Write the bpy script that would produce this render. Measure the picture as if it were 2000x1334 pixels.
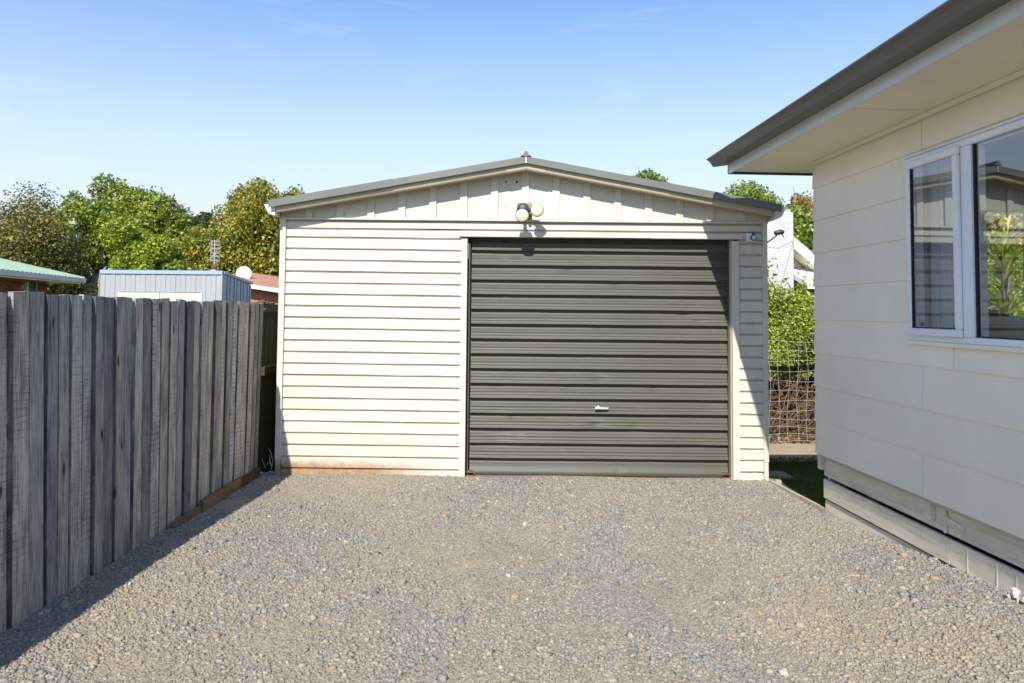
import bpy, bmesh, math, random
import numpy as np
from mathutils import Vector, Matrix

random.seed(7)
rng = np.random.default_rng(11)
scene = bpy.context.scene
for o in list(bpy.data.objects):
    bpy.data.objects.remove(o)
COL = scene.collection

# ------------------------------------------------------------------ camera
cam_d = bpy.data.cameras.new('camera')
cam = bpy.data.objects.new('camera', cam_d)
COL.objects.link(cam)
cam_d.sensor_width = 36.0
cam_d.lens = 25.2
cam_d.clip_end = 3000
cam_d.shift_y = -0.06233
PITCH, ROLL = math.radians(2.685), 0.0088
fwd = Vector((0, math.cos(PITCH), math.sin(PITCH)))
rgt = Vector((1, 0, 0))
upv = Vector((0, -math.sin(PITCH), math.cos(PITCH)))
cr, sr = math.cos(ROLL), math.sin(ROLL)
cx_, cy_ = rgt * cr + upv * sr, upv * cr - rgt * sr
M = Matrix((cx_, cy_, -fwd)).transposed().to_4x4()
M.translation = (0, 0, 1.45)
cam.matrix_world = M
scene.camera = cam

# ------------------------------------------------------------------ light
SUN = Vector((0.226, 1.15, -1.0)).normalized()          # direction the light travels
elev = math.asin(-SUN.z)
azim = math.atan2(-SUN.x, -SUN.y)
world = bpy.data.worlds.new('World')
scene.world = world
world.use_nodes = True
wn, wl = world.node_tree.nodes, world.node_tree.links
wn.clear()
w_out = wn.new('ShaderNodeOutputWorld')
w_bg = wn.new('ShaderNodeBackground')
sky = wn.new('ShaderNodeTexSky')
sky.sky_type = 'NISHITA'
sky.sun_disc = False
sky.sun_elevation = elev
sky.sun_rotation = azim % (2 * math.pi)
sky.air_density = 1.0
sky.dust_density = 0.2
sky.ozone_density = 6.0
w_bg.inputs['Strength'].default_value = 0.15
# thin cirrus: a little white mixed in by stretched noise over the whole sky
tc = wn.new('ShaderNodeTexCoord')
mp = wn.new('ShaderNodeMapping'); mp.inputs['Scale'].default_value = (1.2, 1.2, 7.0)
mp.inputs['Rotation'].default_value = (0.05, 0.12, 0.3)
nz = wn.new('ShaderNodeTexNoise'); nz.inputs['Scale'].default_value = 2.6
nz.inputs['Detail'].default_value = 7; nz.inputs['Roughness'].default_value = 0.62
nz.inputs['Distortion'].default_value = 0.6
rp = wn.new('ShaderNodeValToRGB')
rp.color_ramp.elements[0].position = 0.575; rp.color_ramp.elements[0].color = (0, 0, 0, 1)
rp.color_ramp.elements[1].position = 0.80; rp.color_ramp.elements[1].color = (0.20, 0.20, 0.20, 1)
mx = wn.new('ShaderNodeMix'); mx.data_type = 'RGBA'; mx.blend_type = 'MIX'
mx.inputs['B'].default_value = (5.2, 5.3, 5.5, 1)
wl.new(tc.outputs['Generated'], mp.inputs['Vector'])
wl.new(mp.outputs['Vector'], nz.inputs['Vector'])
wl.new(nz.outputs['Fac'], rp.inputs['Fac'])
wl.new(rp.outputs['Color'], mx.inputs['Factor'])
hz_s = wn.new('ShaderNodeSeparateXYZ'); wl.new(tc.outputs['Generated'], hz_s.inputs[0])
hz_r = wn.new('ShaderNodeValToRGB')
for p_ in (0.5, 0.7): hz_r.color_ramp.elements.new(p_)
for k_, (p_, v_) in enumerate(((0.13, 0.80), (0.215, 0.55), (0.29, 0.28), (0.42, 0.0))):
    e_ = hz_r.color_ramp.elements[k_]; e_.position = p_; e_.color = (v_, v_, v_, 1)
hz_m = wn.new('ShaderNodeMix'); hz_m.data_type = 'RGBA'
hz_m.inputs['B'].default_value = (3.70, 3.98, 4.55, 1)
wl.new(hz_s.outputs['Z'], hz_r.inputs['Fac'])
wl.new(hz_r.outputs['Color'], hz_m.inputs['Factor'])
wl.new(sky.outputs['Color'], hz_m.inputs['A'])
wl.new(hz_m.outputs['Result'], mx.inputs['A'])
wl.new(mx.outputs['Result'], w_bg.inputs['Color'])
wl.new(w_bg.outputs['Background'], w_out.inputs['Surface'])

sun_d = bpy.data.lights.new('sun', 'SUN')
sun_d.energy = 4.2
sun_d.angle = math.radians(0.5)
sun_d.color = (1.0, 0.955, 0.88)
sun_o = bpy.data.objects.new('sun', sun_d)
COL.objects.link(sun_o)
sun_o.rotation_euler = SUN.to_track_quat('-Z', 'Y').to_euler()
sun_o.location = (-5, -15, 20)

vs = scene.view_settings
vs.view_transform = 'Standard'
vs.look = 'None'
vs.exposure = 0.62
vs.gamma = 1.0
vs.use_curve_mapping = False
scene.render.engine = 'CYCLES'
scene.cycles.max_bounces = 8
scene.cycles.transparent_max_bounces = 12
scene.cycles.use_denoising = True

# ------------------------------------------------------------------ helpers
def tag(o, label=None, cat=None, group=None, kind=None):
    if label: o['label'] = label
    if cat: o['category'] = cat
    if group: o['group'] = group
    if kind: o['kind'] = kind
    return o

def empty(name, loc=(0, 0, 0), rz=0.0):
    o = bpy.data.objects.new(name, None)
    COL.objects.link(o)
    o.location = loc
    o.rotation_euler = (0, 0, rz)
    o.empty_display_size = 0.1
    return o

def link_mesh(name, me, m=None, parent=None):
    o = bpy.data.objects.new(name, me)
    COL.objects.link(o)
    if m is not None and not me.materials:
        me.materials.append(m)
    if parent is not None:
        o.parent = parent
    return o

class MB:
    def __init__(s):
        s.v, s.f = [], []
    def add(s, vs_, fs):
        n = len(s.v)
        s.v += [tuple(p) for p in vs_]
        s.f += [tuple(i + n for i in q) for q in fs]
        return s
    def box(s, x0, x1, y0, y1, z0, z1):
        return s.add([(x0, y0, z0), (x1, y0, z0), (x1, y1, z0), (x0, y1, z0),
                      (x0, y0, z1), (x1, y0, z1), (x1, y1, z1), (x0, y1, z1)],
                     [(0, 3, 2, 1), (4, 5, 6, 7), (0, 1, 5, 4), (1, 2, 6, 5), (2, 3, 7, 6), (3, 0, 4, 7)])
    def prism(s, prof, a, b, axis):
        """profile of 2-D points swept from a to b along axis ('x': prof=(y,z), 'y': (x,z), 'z': (x,y))"""
        def P(t, p):
            return {'x': (t, p[0], p[1]), 'y': (p[0], t, p[1]), 'z': (p[0], p[1], t)}[axis]
        n = len(prof)
        vs_ = [P(a, p) for p in prof] + [P(b, p) for p in prof]
        fs = [(i, (i + 1) % n, n + (i + 1) % n, n + i) for i in range(n)]
        fs += [tuple(range(n - 1, -1, -1)), tuple(range(n, 2 * n))]
        return s.add(vs_, fs)
    def tube(s, pts, rad, seg=6, cap=True):
        pts = [Vector(p) for p in pts]
        if not hasattr(rad, '__len__'): rad = [rad] * len(pts)
        n0 = len(s.v)
        up = Vector((0.13, 0.21, 1))
        for i, p in enumerate(pts):
            d = (pts[min(i + 1, len(pts) - 1)] - pts[max(i - 1, 0)])
            d = d.normalized() if d.length > 1e-9 else Vector((0, 0, 1))
            a = d.cross(up)
            if a.length < 1e-4: a = d.cross(Vector((1, 0, 0)))
            a.normalize(); b = d.cross(a)
            for k in range(seg):
                t = 2 * math.pi * k / seg
                s.v.append(tuple(p + (a * math.cos(t) + b * math.sin(t)) * rad[i]))
        for i in range(len(pts) - 1):
            for k in range(seg):
                k2 = (k + 1) % seg
                s.f.append((n0 + i * seg + k, n0 + i * seg + k2, n0 + (i + 1) * seg + k2, n0 + (i + 1) * seg + k))
        if cap:
            s.f.append(tuple(n0 + k for k in range(seg))[::-1])
            s.f.append(tuple(n0 + (len(pts) - 1) * seg + k for k in range(seg)))
        return s
    def lathe(s, prof, origin, direction, seg=20):
        """prof = (distance along direction, radius)"""
        d = Vector(direction).normalized(); o = Vector(origin)
        a = d.orthogonal().normalized(); b = d.cross(a)
        n0 = len(s.v)
        for (t, r) in prof:
            for k in range(seg):
                an = 2 * math.pi * k / seg
                s.v.append(tuple(o + d * t + (a * math.cos(an) + b * math.sin(an)) * r))
        for i in range(len(prof) - 1):
            for k in range(seg):
                k2 = (k + 1) % seg
                s.f.append((n0 + i * seg + k, n0 + i * seg + k2, n0 + (i + 1) * seg + k2, n0 + (i + 1) * seg + k))
        s.f.append(tuple(n0 + k for k in range(seg))[::-1])
        s.f.append(tuple(n0 + (len(prof) - 1) * seg + k for k in range(seg)))
        return s
    def build(s, name, m=None, parent=None, smooth=False, bevel=0.0, fix=True):
        me = bpy.data.meshes.new(name)
        me.from_pydata(s.v, [], s.f)
        if fix or bevel:
            bm = bmesh.new(); bm.from_mesh(me)
            bmesh.ops.recalc_face_normals(bm, faces=bm.faces)
            if bevel:
                bmesh.ops.bevel(bm, geom=list(bm.edges), offset=bevel, segments=1, affect='EDGES', clamp_overlap=True)
            bm.to_mesh(me); bm.free()
        if smooth:
            me.polygons.foreach_set('use_smooth', [True] * len(me.polygons))
        me.update()
        return link_mesh(name, me, m, parent)

def fast_mesh(name, verts, faces, m=None, parent=None, smooth=False):
    """verts (n,3) array, faces (m,k) array of equal-sided polygons"""
    verts = np.asarray(verts, np.float32); faces = np.asarray(faces, np.int32)
    me = bpy.data.meshes.new(name)
    nf, k = faces.shape
    me.vertices.add(len(verts)); me.vertices.foreach_set('co', verts.ravel())
    me.loops.add(nf * k); me.loops.foreach_set('vertex_index', faces.ravel())
    me.polygons.add(nf)
    me.polygons.foreach_set('loop_start', np.arange(0, nf * k, k, dtype=np.int32))
    me.polygons.foreach_set('loop_total', np.full(nf, k, np.int32))
    if smooth: me.polygons.foreach_set('use_smooth', np.ones(nf, bool))
    me.update(calc_edges=True); me.validate()
    return link_mesh(name, me, m, parent)

# ------------------------------------------------------------------ materials
class NT:
    def __init__(s, name):
        s.m = bpy.data.materials.new(name); s.m.use_nodes = True
        s.n, s.l = s.m.node_tree.nodes, s.m.node_tree.links
        s.n.clear()
        s.out = s.n.new('ShaderNodeOutputMaterial')
        s.b = s.n.new('ShaderNodeBsdfPrincipled')
        s.l.new(s.b.outputs[0], s.out.inputs['Surface'])
    def node(s, t, **kw):
        n = s.n.new(t)
        for k, v in kw.items(): setattr(n, k, v)
        return n
    def coords(s, scale=(1, 1, 1), kind='Object', rand=False, rot=(0, 0, 0)):
        t = s.node('ShaderNodeTexCoord')
        m = s.node('ShaderNodeMapping'); m.inputs['Scale'].default_value = scale
        m.inputs['Rotation'].default_value = rot
        s.l.new(t.outputs[kind], m.inputs['Vector'])
        if rand:
            oi = s.node('ShaderNodeObjectInfo')
            mu = s.node('ShaderNodeMath', operation='MULTIPLY'); mu.inputs[1].default_value = 37.0
            s.l.new(oi.outputs['Random'], mu.inputs[0])
            s.l.new(mu.outputs[0], m.inputs['Location'])
        return m.outputs['Vector']
    def noise(s, vec, scale, detail=4, rough=0.55, dist=0.0):
        n = s.node('ShaderNodeTexNoise')
        n.inputs['Scale'].default_value = scale; n.inputs['Detail'].default_value = detail
        n.inputs['Roughness'].default_value = rough; n.inputs['Distortion'].default_value = dist
        s.l.new(vec, n.inputs['Vector'])
        return n.outputs['Fac']
    def ramp(s, fac, stops, interp='LINEAR'):
        r = s.node('ShaderNodeValToRGB'); cr_ = r.color_ramp; cr_.interpolation = interp
        while len(cr_.elements) < len(stops): cr_.elements.new(0.5)
        for e, (p, c) in zip(cr_.elements, stops):
            e.position = p
            e.color = (c, c, c, 1) if not hasattr(c, '__len__') else tuple(c) + (1,)
        s.l.new(fac, r.inputs['Fac'])
        return r.outputs['Color']
    def mix(s, fac, a, b, blend='MIX'):
        m = s.node('ShaderNodeMix', data_type='RGBA', blend_type=blend)
        for sock, v in (('Factor', fac), ('A', a), ('B', b)):
            if hasattr(v, 'is_linked'): s.l.new(v, m.inputs[sock])
            elif sock == 'Factor': m.inputs[sock].default_value = v
            else: m.inputs[sock].default_value = tuple(v) + (1,)
        return m.outputs['Result']
    def math(s, op, a, b=0.0, clamp=False):
        m = s.node('ShaderNodeMath', operation=op, use_clamp=clamp)
        for i, v in enumerate((a, b)):
            if hasattr(v, 'is_linked'): s.l.new(v, m.inputs[i])
            else: m.inputs[i].default_value = v
        return m.outputs[0]
    def bump(s, h, strength=0.3, dist=0.01):
        b = s.node('ShaderNodeBump'); b.inputs['Strength'].default_value = strength
        b.inputs['Distance'].default_value = dist
        s.l.new(h, b.inputs['Height']); s.l.new(b.outputs['Normal'], s.b.inputs['Normal'])
    def fin(s, col=None, rough=0.6, spec=0.4, metal=0.0):
        if col is not None:
            if hasattr(col, 'is_linked'): s.l.new(col, s.b.inputs['Base Color'])
            else: s.b.inputs['Base Color'].default_value = tuple(col) + (1,)
        if hasattr(rough, 'is_linked'): s.l.new(rough, s.b.inputs['Roughness'])
        else: s.b.inputs['Roughness'].default_value = rough
        s.b.inputs['Specular IOR Level'].default_value = spec
        s.b.inputs['Metallic'].default_value = metal
        return s.m

def paint(name, col, rough=0.5, var=0.08, scale=2.5, bump=0.05, bscale=90, spec=0.35, dirt=0.0, dirtcol=(0.25, 0.2, 0.14), metal=0.0, rand=0.06):
    """weathered painted surface: large soft patches, fine speckle, sparse grime"""
    t = NT(name)
    v = t.coords()
    c1 = tuple(x * (1 - var) for x in col); c2 = tuple(min(1, x * (1 + var)) for x in col)
    base = t.ramp(t.noise(v, scale, 6, 0.6), [(0.32, c1), (0.68, c2)])
    fine = t.noise(v, bscale, 3, 0.6)
    base = t.mix(1.0, base, t.ramp(fine, [(0.3, 0.975), (0.7, 1.015)]), 'MULTIPLY')
    if rand:
        oi = t.node('ShaderNodeObjectInfo')
        base = t.mix(1.0, base, t.ramp(oi.outputs['Random'], [(0.0, 1 - rand), (1.0, 1.0)]), 'MULTIPLY')
    if dirt:
        d = t.ramp(t.noise(v, 9.0, 8, 0.75, 0.4), [(0.60, 0.0), (0.78, dirt)])
        base = t.mix(d, base, dirtcol)
    t.bump(fine, bump, 0.004)
    return t.fin(base, rough, spec, metal)

def leafmat(name, stops, rough=0.5, trans=0.35, tcol=(0.35, 0.42, 0.06)):
    t = NT(name)
    g = t.node('ShaderNodeNewGeometry')
    c = t.ramp(g.outputs['Random Per Island'], stops)
    hue = t.noise(t.coords(), 1.3, 4, 0.6)
    c = t.mix(1.0, c, t.ramp(hue, [(0.36, (0.62, 0.68, 0.75)), (0.5, (0.95, 0.95, 0.9)), (0.64, (1.2, 1.12, 0.95))]), 'MULTIPLY')
    t.fin(c, rough, 0.35)
    tr = t.node('ShaderNodeBsdfTranslucent')
    t.l.new(t.mix(0.5, c, tcol), tr.inputs['Color'])
    ms = t.node('ShaderNodeMixShader'); ms.inputs[0].default_value = trans
    t.l.new(t.b.outputs[0], ms.inputs[1]); t.l.new(tr.outputs[0], ms.inputs[2])
    t.l.new(ms.outputs[0], t.out.inputs['Surface'])
    return t.m

def weathered_wood(name, stops, tint=(1, 1, 1), sawmarks=True, along='z', rand=0.5, bump=0.5):
    t = NT(name)
    st = {'z': (1, 1, 0.035), 'x': (0.035, 1, 1), 'y': (1, 0.035, 1)}[along]
    v = t.coords(st, rand=True)
    grain = t.noise(v, 95 if sawmarks else 60, 8, 0.7, 0.5)
    v2 = t.coords((1, 1, 0.30) if along == 'z' else (0.3, 0.3, 1), rand=True)
    blot = t.noise(v2, 9, 6, 0.65, 0.8)
    f = t.math('ADD', t.math('MULTIPLY', grain, 0.62), t.math('MULTIPLY', blot, 0.38))
    c = t.ramp(f, stops)
    oi = t.node('ShaderNodeObjectInfo')
    c = t.mix(1.0, c, t.ramp(oi.outputs['Random'], [(0, 1 - rand), (0.35, 0.95), (0.7, 1.0), (1, 1 + rand * 0.5)]), 'MULTIPLY')
    h = grain
    if sawmarks:
        v3 = t.coords((0.25, 0.25, 1), rand=True, rot=(0.12, 0.0, 0.0))
        w = t.node('ShaderNodeTexWave'); w.wave_type = 'BANDS'; w.bands_direction = 'Z'
        w.inputs['Scale'].default_value = 9; w.inputs['Distortion'].default_value = 3.5
        w.inputs['Detail'].default_value = 3; w.inputs['Detail Scale'].default_value = 2.0
        t.l.new(v3, w.inputs['Vector'])
        mark = t.ramp(w.outputs['Fac'], [(0.0, 1.0), (0.10, 0.35), (0.2, 0.0)])
        gate = t.ramp(oi.outputs['Random'], [(0.0, 0.0), (0.42, 0.0), (0.60, 0.75), (0.8, 0.2), (1.0, 0.9)])
        brk = t.ramp(t.noise(v2, 14, 4), [(0.42, 0.0), (0.6, 1.0)])
        mk = t.math('MULTIPLY', t.math('MULTIPLY', mark, gate), brk)
        c = t.mix(mk, c, (0.055, 0.055, 0.065))
        # knots and nail stains
        vo = t.node('ShaderNodeTexVoronoi'); vo.inputs['Scale'].default_value = 2.6
        v4 = t.coords((3.2, 3.2, 1.0), rand=True)
        t.l.new(v4, vo.inputs['Vector'])
        kn = t.ramp(vo.outputs['Distance'], [(0.05, 1.0), (0.085, 0.55), (0.12, 0.0)])
        c = t.mix(kn, c, (0.035, 0.033, 0.036))
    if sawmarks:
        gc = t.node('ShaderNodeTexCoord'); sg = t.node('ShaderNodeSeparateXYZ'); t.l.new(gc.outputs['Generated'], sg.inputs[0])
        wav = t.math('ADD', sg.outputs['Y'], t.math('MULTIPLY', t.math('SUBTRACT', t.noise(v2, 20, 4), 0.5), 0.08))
        edge = t.ramp(wav, [(0.0, 0.85), (0.03, 0.45), (0.07, 0.0), (0.925, 0.0), (0.965, 0.5), (1.0, 0.85)])  # dark board edges painted in, standing for shade in the gaps
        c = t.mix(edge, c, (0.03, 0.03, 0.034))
        pick = t.math('FRACT', t.math('MULTIPLY', oi.outputs['Random'], 7.31))
        c = t.mix(1.0, c, t.ramp(pick, [(0.0, (0.82, 0.86, 1.0)), (0.5, (0.95, 0.95, 0.95)), (1.0, (1.08, 1.02, 0.92))]), 'MULTIPLY')
    if tint != (1, 1, 1): c = t.mix(1.0, c, tint, 'MULTIPLY')
    t.bump(h, bump, 0.006)
    return t.fin(c, 0.85, 0.2)

MT = {}
# cream garage paint with a rust-coloured splash stain at the foot of the left bay
def cream_mat():
    t = NT('cream_paint')
    v = t.coords()
    base = t.ramp(t.noise(v, 1.7, 6, 0.6), [(0.3, (0.60, 0.563, 0.472)), (0.7, (0.655, 0.618, 0.523))])
    fine = t.noise(t.coords((6, 40, 40)), 5, 4, 0.6)
    base = t.mix(1.0, base, t.ramp(fine, [(0.3, 0.955), (0.7, 1.02)]), 'MULTIPLY')
    oi = t.node('ShaderNodeObjectInfo')
    base = t.mix(1.0, base, t.ramp(oi.outputs['Random'], [(0.0, 0.95), (1.0, 1.0)]), 'MULTIPLY')
    # scuffs
    sc = t.ramp(t.noise(t.coords((1, 1, 1.6)), 11, 9, 0.78, 0.5), [(0.635, 0.0), (0.74, 0.5)])
    base = t.mix(sc, base, (0.36, 0.32, 0.25))
    # stain near the ground, x in about -1.95 .. -0.75
    g = t.node('ShaderNodeNewGeometry')
    sp = t.node('ShaderNodeSeparateXYZ'); t.l.new(g.outputs['Position'], sp.inputs[0])
    edge = t.noise(t.coords((1, 1, 1)), 5, 5, 0.7)
    hgt = t.math('ADD', sp.outputs['Z'], t.math('MULTIPLY', edge, -0.16))
    low = t.ramp(t.math('ADD', hgt, 0.1), [(0.095, 1.0), (0.165, 0.0)])
    inx = t.ramp(t.math('MULTIPLY', t.math('ADD', sp.outputs['X'], 2.2), 0.5), [(0.0, 0.8), (0.5, 0.8), (0.74, 0.15), (0.80, 0.0)])
    brk = t.ramp(t.noise(t.coords((1, 1, 1.5)), 26, 8, 0.8), [(0.34, 0.65), (0.48, 1.0)])
    fac = t.math('MULTIPLY', t.math('MULTIPLY', low, inx), brk, True)
    rust = t.ramp(t.noise(t.coords(), 18, 6, 0.7), [(0.35, (0.19, 0.075, 0.02)), (0.65, (0.42, 0.20, 0.06))])
    base = t.mix(fac, base, rust)
    t.bump(t.noise(t.coords((3, 30, 30)), 14, 4), 0.12, 0.004)
    return t.fin(base, 0.55, 0.3)
MT['cream'] = cream_mat()
MT['cream_shaded'] = paint('cream_shaded', (0.50, 0.435, 0.31), 0.55, 0.08, 2.0, dirt=0.25)  # copy of the garage cream with shade painted in: browner, darker, some grime
MT['hcream'] = paint('house_paint', (0.90, 0.825, 0.685), 0.42, 0.06, 1.4, 0.05, 160, 0.4, dirt=0.20, dirtcol=(0.45, 0.42, 0.36))
MT['soffit'] = paint('soffit_paint', (0.85, 0.775, 0.60), 0.3, 0.05, 2.2, 0.03, 120, 0.5, dirt=0.10)
MT['white_trim'] = paint('white_trim', (0.74, 0.76, 0.78), 0.4, 0.04, 2.0, 0.03, 120, 0.4)
MT['gutter_dark'] = paint('gutter_dark', (0.125, 0.122, 0.108), 0.42, 0.12, 3.0, 0.04, 140, 0.4)
MT['roof_dark'] = paint('roof_dark', (0.09, 0.09, 0.085), 0.6, 0.1, 3.0)
MT['flashing'] = paint('flashing', (0.165, 0.172, 0.15), 0.38, 0.10, 2.0, 0.04, 100, 0.45, dirt=0.15, dirtcol=(0.34, 0.34, 0.3))
MT['gutter_white'] = paint('gutter_white', (0.78, 0.77, 0.72), 0.4, 0.05, 4.0, dirt=0.2)
MT['alu'] = paint('window_frame', (0.80, 0.83, 0.87), 0.32, 0.04, 3.0, 0.02, 150, 0.5)
MT['black'] = paint('black_plastic', (0.02, 0.021, 0.024), 0.5, 0.1, 8.0)
MT['darkgrey'] = paint('dark_grey_metal', (0.055, 0.057, 0.065), 0.45, 0.15, 12.0, 0.1, 120, 0.5)
MT['steel'] = paint('bright_steel', (0.70, 0.70, 0.70), 0.35, 0.12, 30.0, 0.1, 200, 0.6, metal=0.3)
MT['rusty'] = paint('rusty_iron', (0.16, 0.085, 0.05), 0.8, 0.35, 40.0, 0.4, 200, 0.3)
MT['lens'] = paint('lamp_lens', (0.66, 0.64, 0.46), 0.2, 0.04, 20.0, 0.02, 200, 0.6)
MT['white_plastic'] = paint('white_plastic', (0.72, 0.76, 0.82), 0.35, 0.03, 8.0)
MT['blue_plastic'] = paint('blue_plastic', (0.02, 0.03, 0.09), 0.35, 0.1, 8.0)
MT['rawwood'] = weathered_wood('raw_wood', [(0.3, (0.30, 0.21, 0.12)), (0.7, (0.46, 0.35, 0.22))], sawmarks=False, rand=0.1)

def door_mat():
    t = NT('roller_door_steel')
    v = t.coords((0.35, 1, 1.0))
    base = t.ramp(t.noise(v, 4.0, 6, 0.6), [(0.3, (0.070, 0.071, 0.052)), (0.7, (0.088, 0.088, 0.067))])
    streak = t.noise(t.coords((0.15, 1, 9)), 8, 6, 0.65)
    base = t.mix(1.0, base, t.ramp(streak, [(0.35, 0.90), (0.65, 1.06)]), 'MULTIPLY')
    chip = t.ramp(t.noise(t.coords((1, 1, 1)), 46, 3, 0.6), [(0.765, 0.0), (0.80, 0.8)])
    base = t.mix(chip, base, (0.42, 0.42, 0.38))
    rub = t.ramp(t.noise(t.coords((0.6, 1, 1)), 6, 8, 0.8, 0.8), [(0.62, 0.0), (0.74, 0.28)])
    base = t.mix(rub, base, (0.16, 0.16, 0.14))
    t.bump(t.noise(t.coords((0.5, 1, 1)), 7, 5, 0.6), 0.10, 0.006)
    return t.fin(base, 0.52, 0.4)
MT['door'] = door_mat()

FENCE_STOPS = [(0.34, (0.069, 0.068, 0.071)), (0.45, (0.276, 0.267, 0.258)), (0.54, (0.460, 0.440, 0.395)), (0.66, (0.690, 0.646, 0.556))]
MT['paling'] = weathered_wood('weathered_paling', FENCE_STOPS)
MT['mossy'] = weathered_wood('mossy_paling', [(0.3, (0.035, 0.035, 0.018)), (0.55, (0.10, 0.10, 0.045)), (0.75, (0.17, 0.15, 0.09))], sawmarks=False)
MT['kick'] = weathered_wood('brown_timber', [(0.3, (0.075, 0.052, 0.030)), (0.55, (0.180, 0.128, 0.072)), (0.75, (0.270, 0.208, 0.128))], sawmarks=False, along='y')
MT['edging'] = weathered_wood('pale_timber', [(0.3, (0.30, 0.255, 0.18)), (0.7, (0.52, 0.46, 0.35))], sawmarks=False, along='y', rand=0.1)
MT['baseboard'] = weathered_wood('painted_base_timber', [(0.30, (0.443, 0.392, 0.293)), (0.48, (0.690, 0.623, 0.479)), (0.62, (0.838, 0.756, 0.595))], sawmarks=False, along='y', rand=0.12, bump=0.25)

def gravel_ground():
    t = NT('gravel_fines')
    v = t.coords()
    big = t.noise(v, 0.9, 5, 0.6, 0.5)
    c = t.ramp(big, [(0.32, (0.271, 0.245, 0.204)), (0.5, (0.326, 0.285, 0.221)), (0.68, (0.389, 0.311, 0.207))])
    vo = t.node('ShaderNodeTexVoronoi'); vo.inputs['Scale'].default_value = 95
    t.l.new(v, vo.inputs['Vector'])
    cell = t.ramp(vo.outputs['Color'], [(0.1, 0.55), (0.5, 1.0), (0.9, 1.35)])
    c = t.mix(0.85, c, t.mix(1.0, c, cell, 'MULTIPLY'))
    fine = t.noise(v, 160, 4, 0.7)
    c = t.mix(1.0, c, t.ramp(fine, [(0.3, 0.75), (0.7, 1.15)]), 'MULTIPLY')
    h = t.math('ADD', t.math('MULTIPLY', vo.outputs['Distance'], -0.7), t.math('MULTIPLY', fine, 0.5))
    t.bump(h, 0.7, 0.008)
    return t.fin(c, 0.92, 0.15)
MT['fines'] = gravel_ground()

def stone_mat():
    t = NT('crushed_stone')
    g = t.node('ShaderNodeNewGeometry')
    c = t.ramp(g.outputs['Random Per Island'],
               [(0.0, (0.168, 0.168, 0.163)), (0.15, (0.227, 0.227, 0.211)), (0.38, (0.257, 0.247, 0.220)),
                (0.60, (0.315, 0.289, 0.236)), (0.80, (0.362, 0.323, 0.252)), (0.94, (0.286, 0.223, 0.147)),
                (0.978, (0.405, 0.256, 0.123)), (0.993, (0.546, 0.524, 0.473))], 'CONSTANT')
    n = t.noise(t.coords(), 1.0, 4, 0.6, 0.4)
    c = t.mix(t.ramp(n, [(0.45, 0.0), (0.7, 0.55)]), c, (0.371, 0.296, 0.198))
    f = t.noise(t.coords(), 220, 3)
    c = t.mix(1.0, c, t.ramp(f, [(0.3, 0.85), (0.7, 1.12)]), 'MULTIPLY')
    return t.fin(c, 0.85, 0.25)
MT['stone'] = stone_mat()

def earth(name, stops, scale=1.5, bump=0.5):
    t = NT(name)
    v = t.coords()
    c = t.ramp(t.noise(v, scale, 8, 0.7), stops)
    c = t.mix(1.0, c, t.ramp(t.noise(v, 60, 5, 0.7), [(0.3, 0.7), (0.7, 1.2)]), 'MULTIPLY')
    t.bump(t.noise(v, 40, 6, 0.7), bump, 0.02)
    return t.fin(c, 0.95, 0.1)
MT['dirt'] = earth('bare_dirt', [(0.3, (0.36, 0.27, 0.17)), (0.7, (0.50, 0.40, 0.28))])
MT['meadow'] = earth('rough_grass_ground', [(0.3, (0.06, 0.085, 0.025)), (0.7, (0.14, 0.15, 0.06))], 0.6)
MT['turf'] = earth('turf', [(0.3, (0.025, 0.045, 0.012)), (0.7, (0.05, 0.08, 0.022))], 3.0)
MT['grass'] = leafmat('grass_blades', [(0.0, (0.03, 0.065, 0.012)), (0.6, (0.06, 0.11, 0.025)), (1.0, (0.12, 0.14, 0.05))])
MT['bark'] = earth('bark', [(0.3, (0.10, 0.085, 0.065)), (0.7, (0.24, 0.21, 0.17))], 6.0)
MT['palebark'] = earth('pale_bark', [(0.3, (0.24, 0.21, 0.17)), (0.7, (0.42, 0.38, 0.32))], 6.0)
MT['twig'] = earth('dry_twig', [(0.3, (0.12, 0.07, 0.04)), (0.7, (0.30, 0.20, 0.13))], 20.0)

def glass_mat():
    t = NT('window_glass')
    t.n.remove(t.b)
    tr = t.node('ShaderNodeBsdfTransparent'); tr.inputs[0].default_value = (0.96, 0.97, 0.975, 1)
    gl = t.node('ShaderNodeBsdfGlossy'); gl.inputs['Roughness'].default_value = 0.0
    gl.inputs['Color'].default_value = (0.95, 0.97, 1.0, 1)
    lw = t.node('ShaderNodeLayerWeight'); lw.inputs['Blend'].default_value = 0.5
    fr = t.math('ADD', t.math('MULTIPLY', t.math('POWER', lw.outputs['Facing'], 4.0), 0.8), 0.19)
    ms = t.node('ShaderNodeMixShader')
    t.l.new(fr, ms.inputs[0]); t.l.new(tr.outputs[0], ms.inputs[1]); t.l.new(gl.outputs[0], ms.inputs[2])
    t.l.new(ms.outputs[0], t.out.inputs['Surface'])
    return t.m
MT['glass'] = glass_mat()

def cloth_mat():
    t = NT('curtain_cloth')
    t.fin((0.86, 0.87, 0.88), 0.9, 0.1)
    tr = t.node('ShaderNodeBsdfTranslucent'); tr.inputs[0].default_value = (0.75, 0.75, 0.74, 1)
    ms = t.node('ShaderNodeMixShader'); ms.inputs[0].default_value = 0.4
    t.l.new(t.b.outputs[0], ms.inputs[1]); t.l.new(tr.outputs[0], ms.inputs[2])
    t.l.new(ms.outputs[0], t.out.inputs['Surface'])
    return t.m
MT['cloth'] = cloth_mat()
MT['room'] = paint('room_lining', (0.50, 0.47, 0.42), 0.7, 0.04, 1.0)
MT['carpet'] = paint('carpet', (0.16, 0.14, 0.12), 0.95, 0.1, 6.0)

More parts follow.
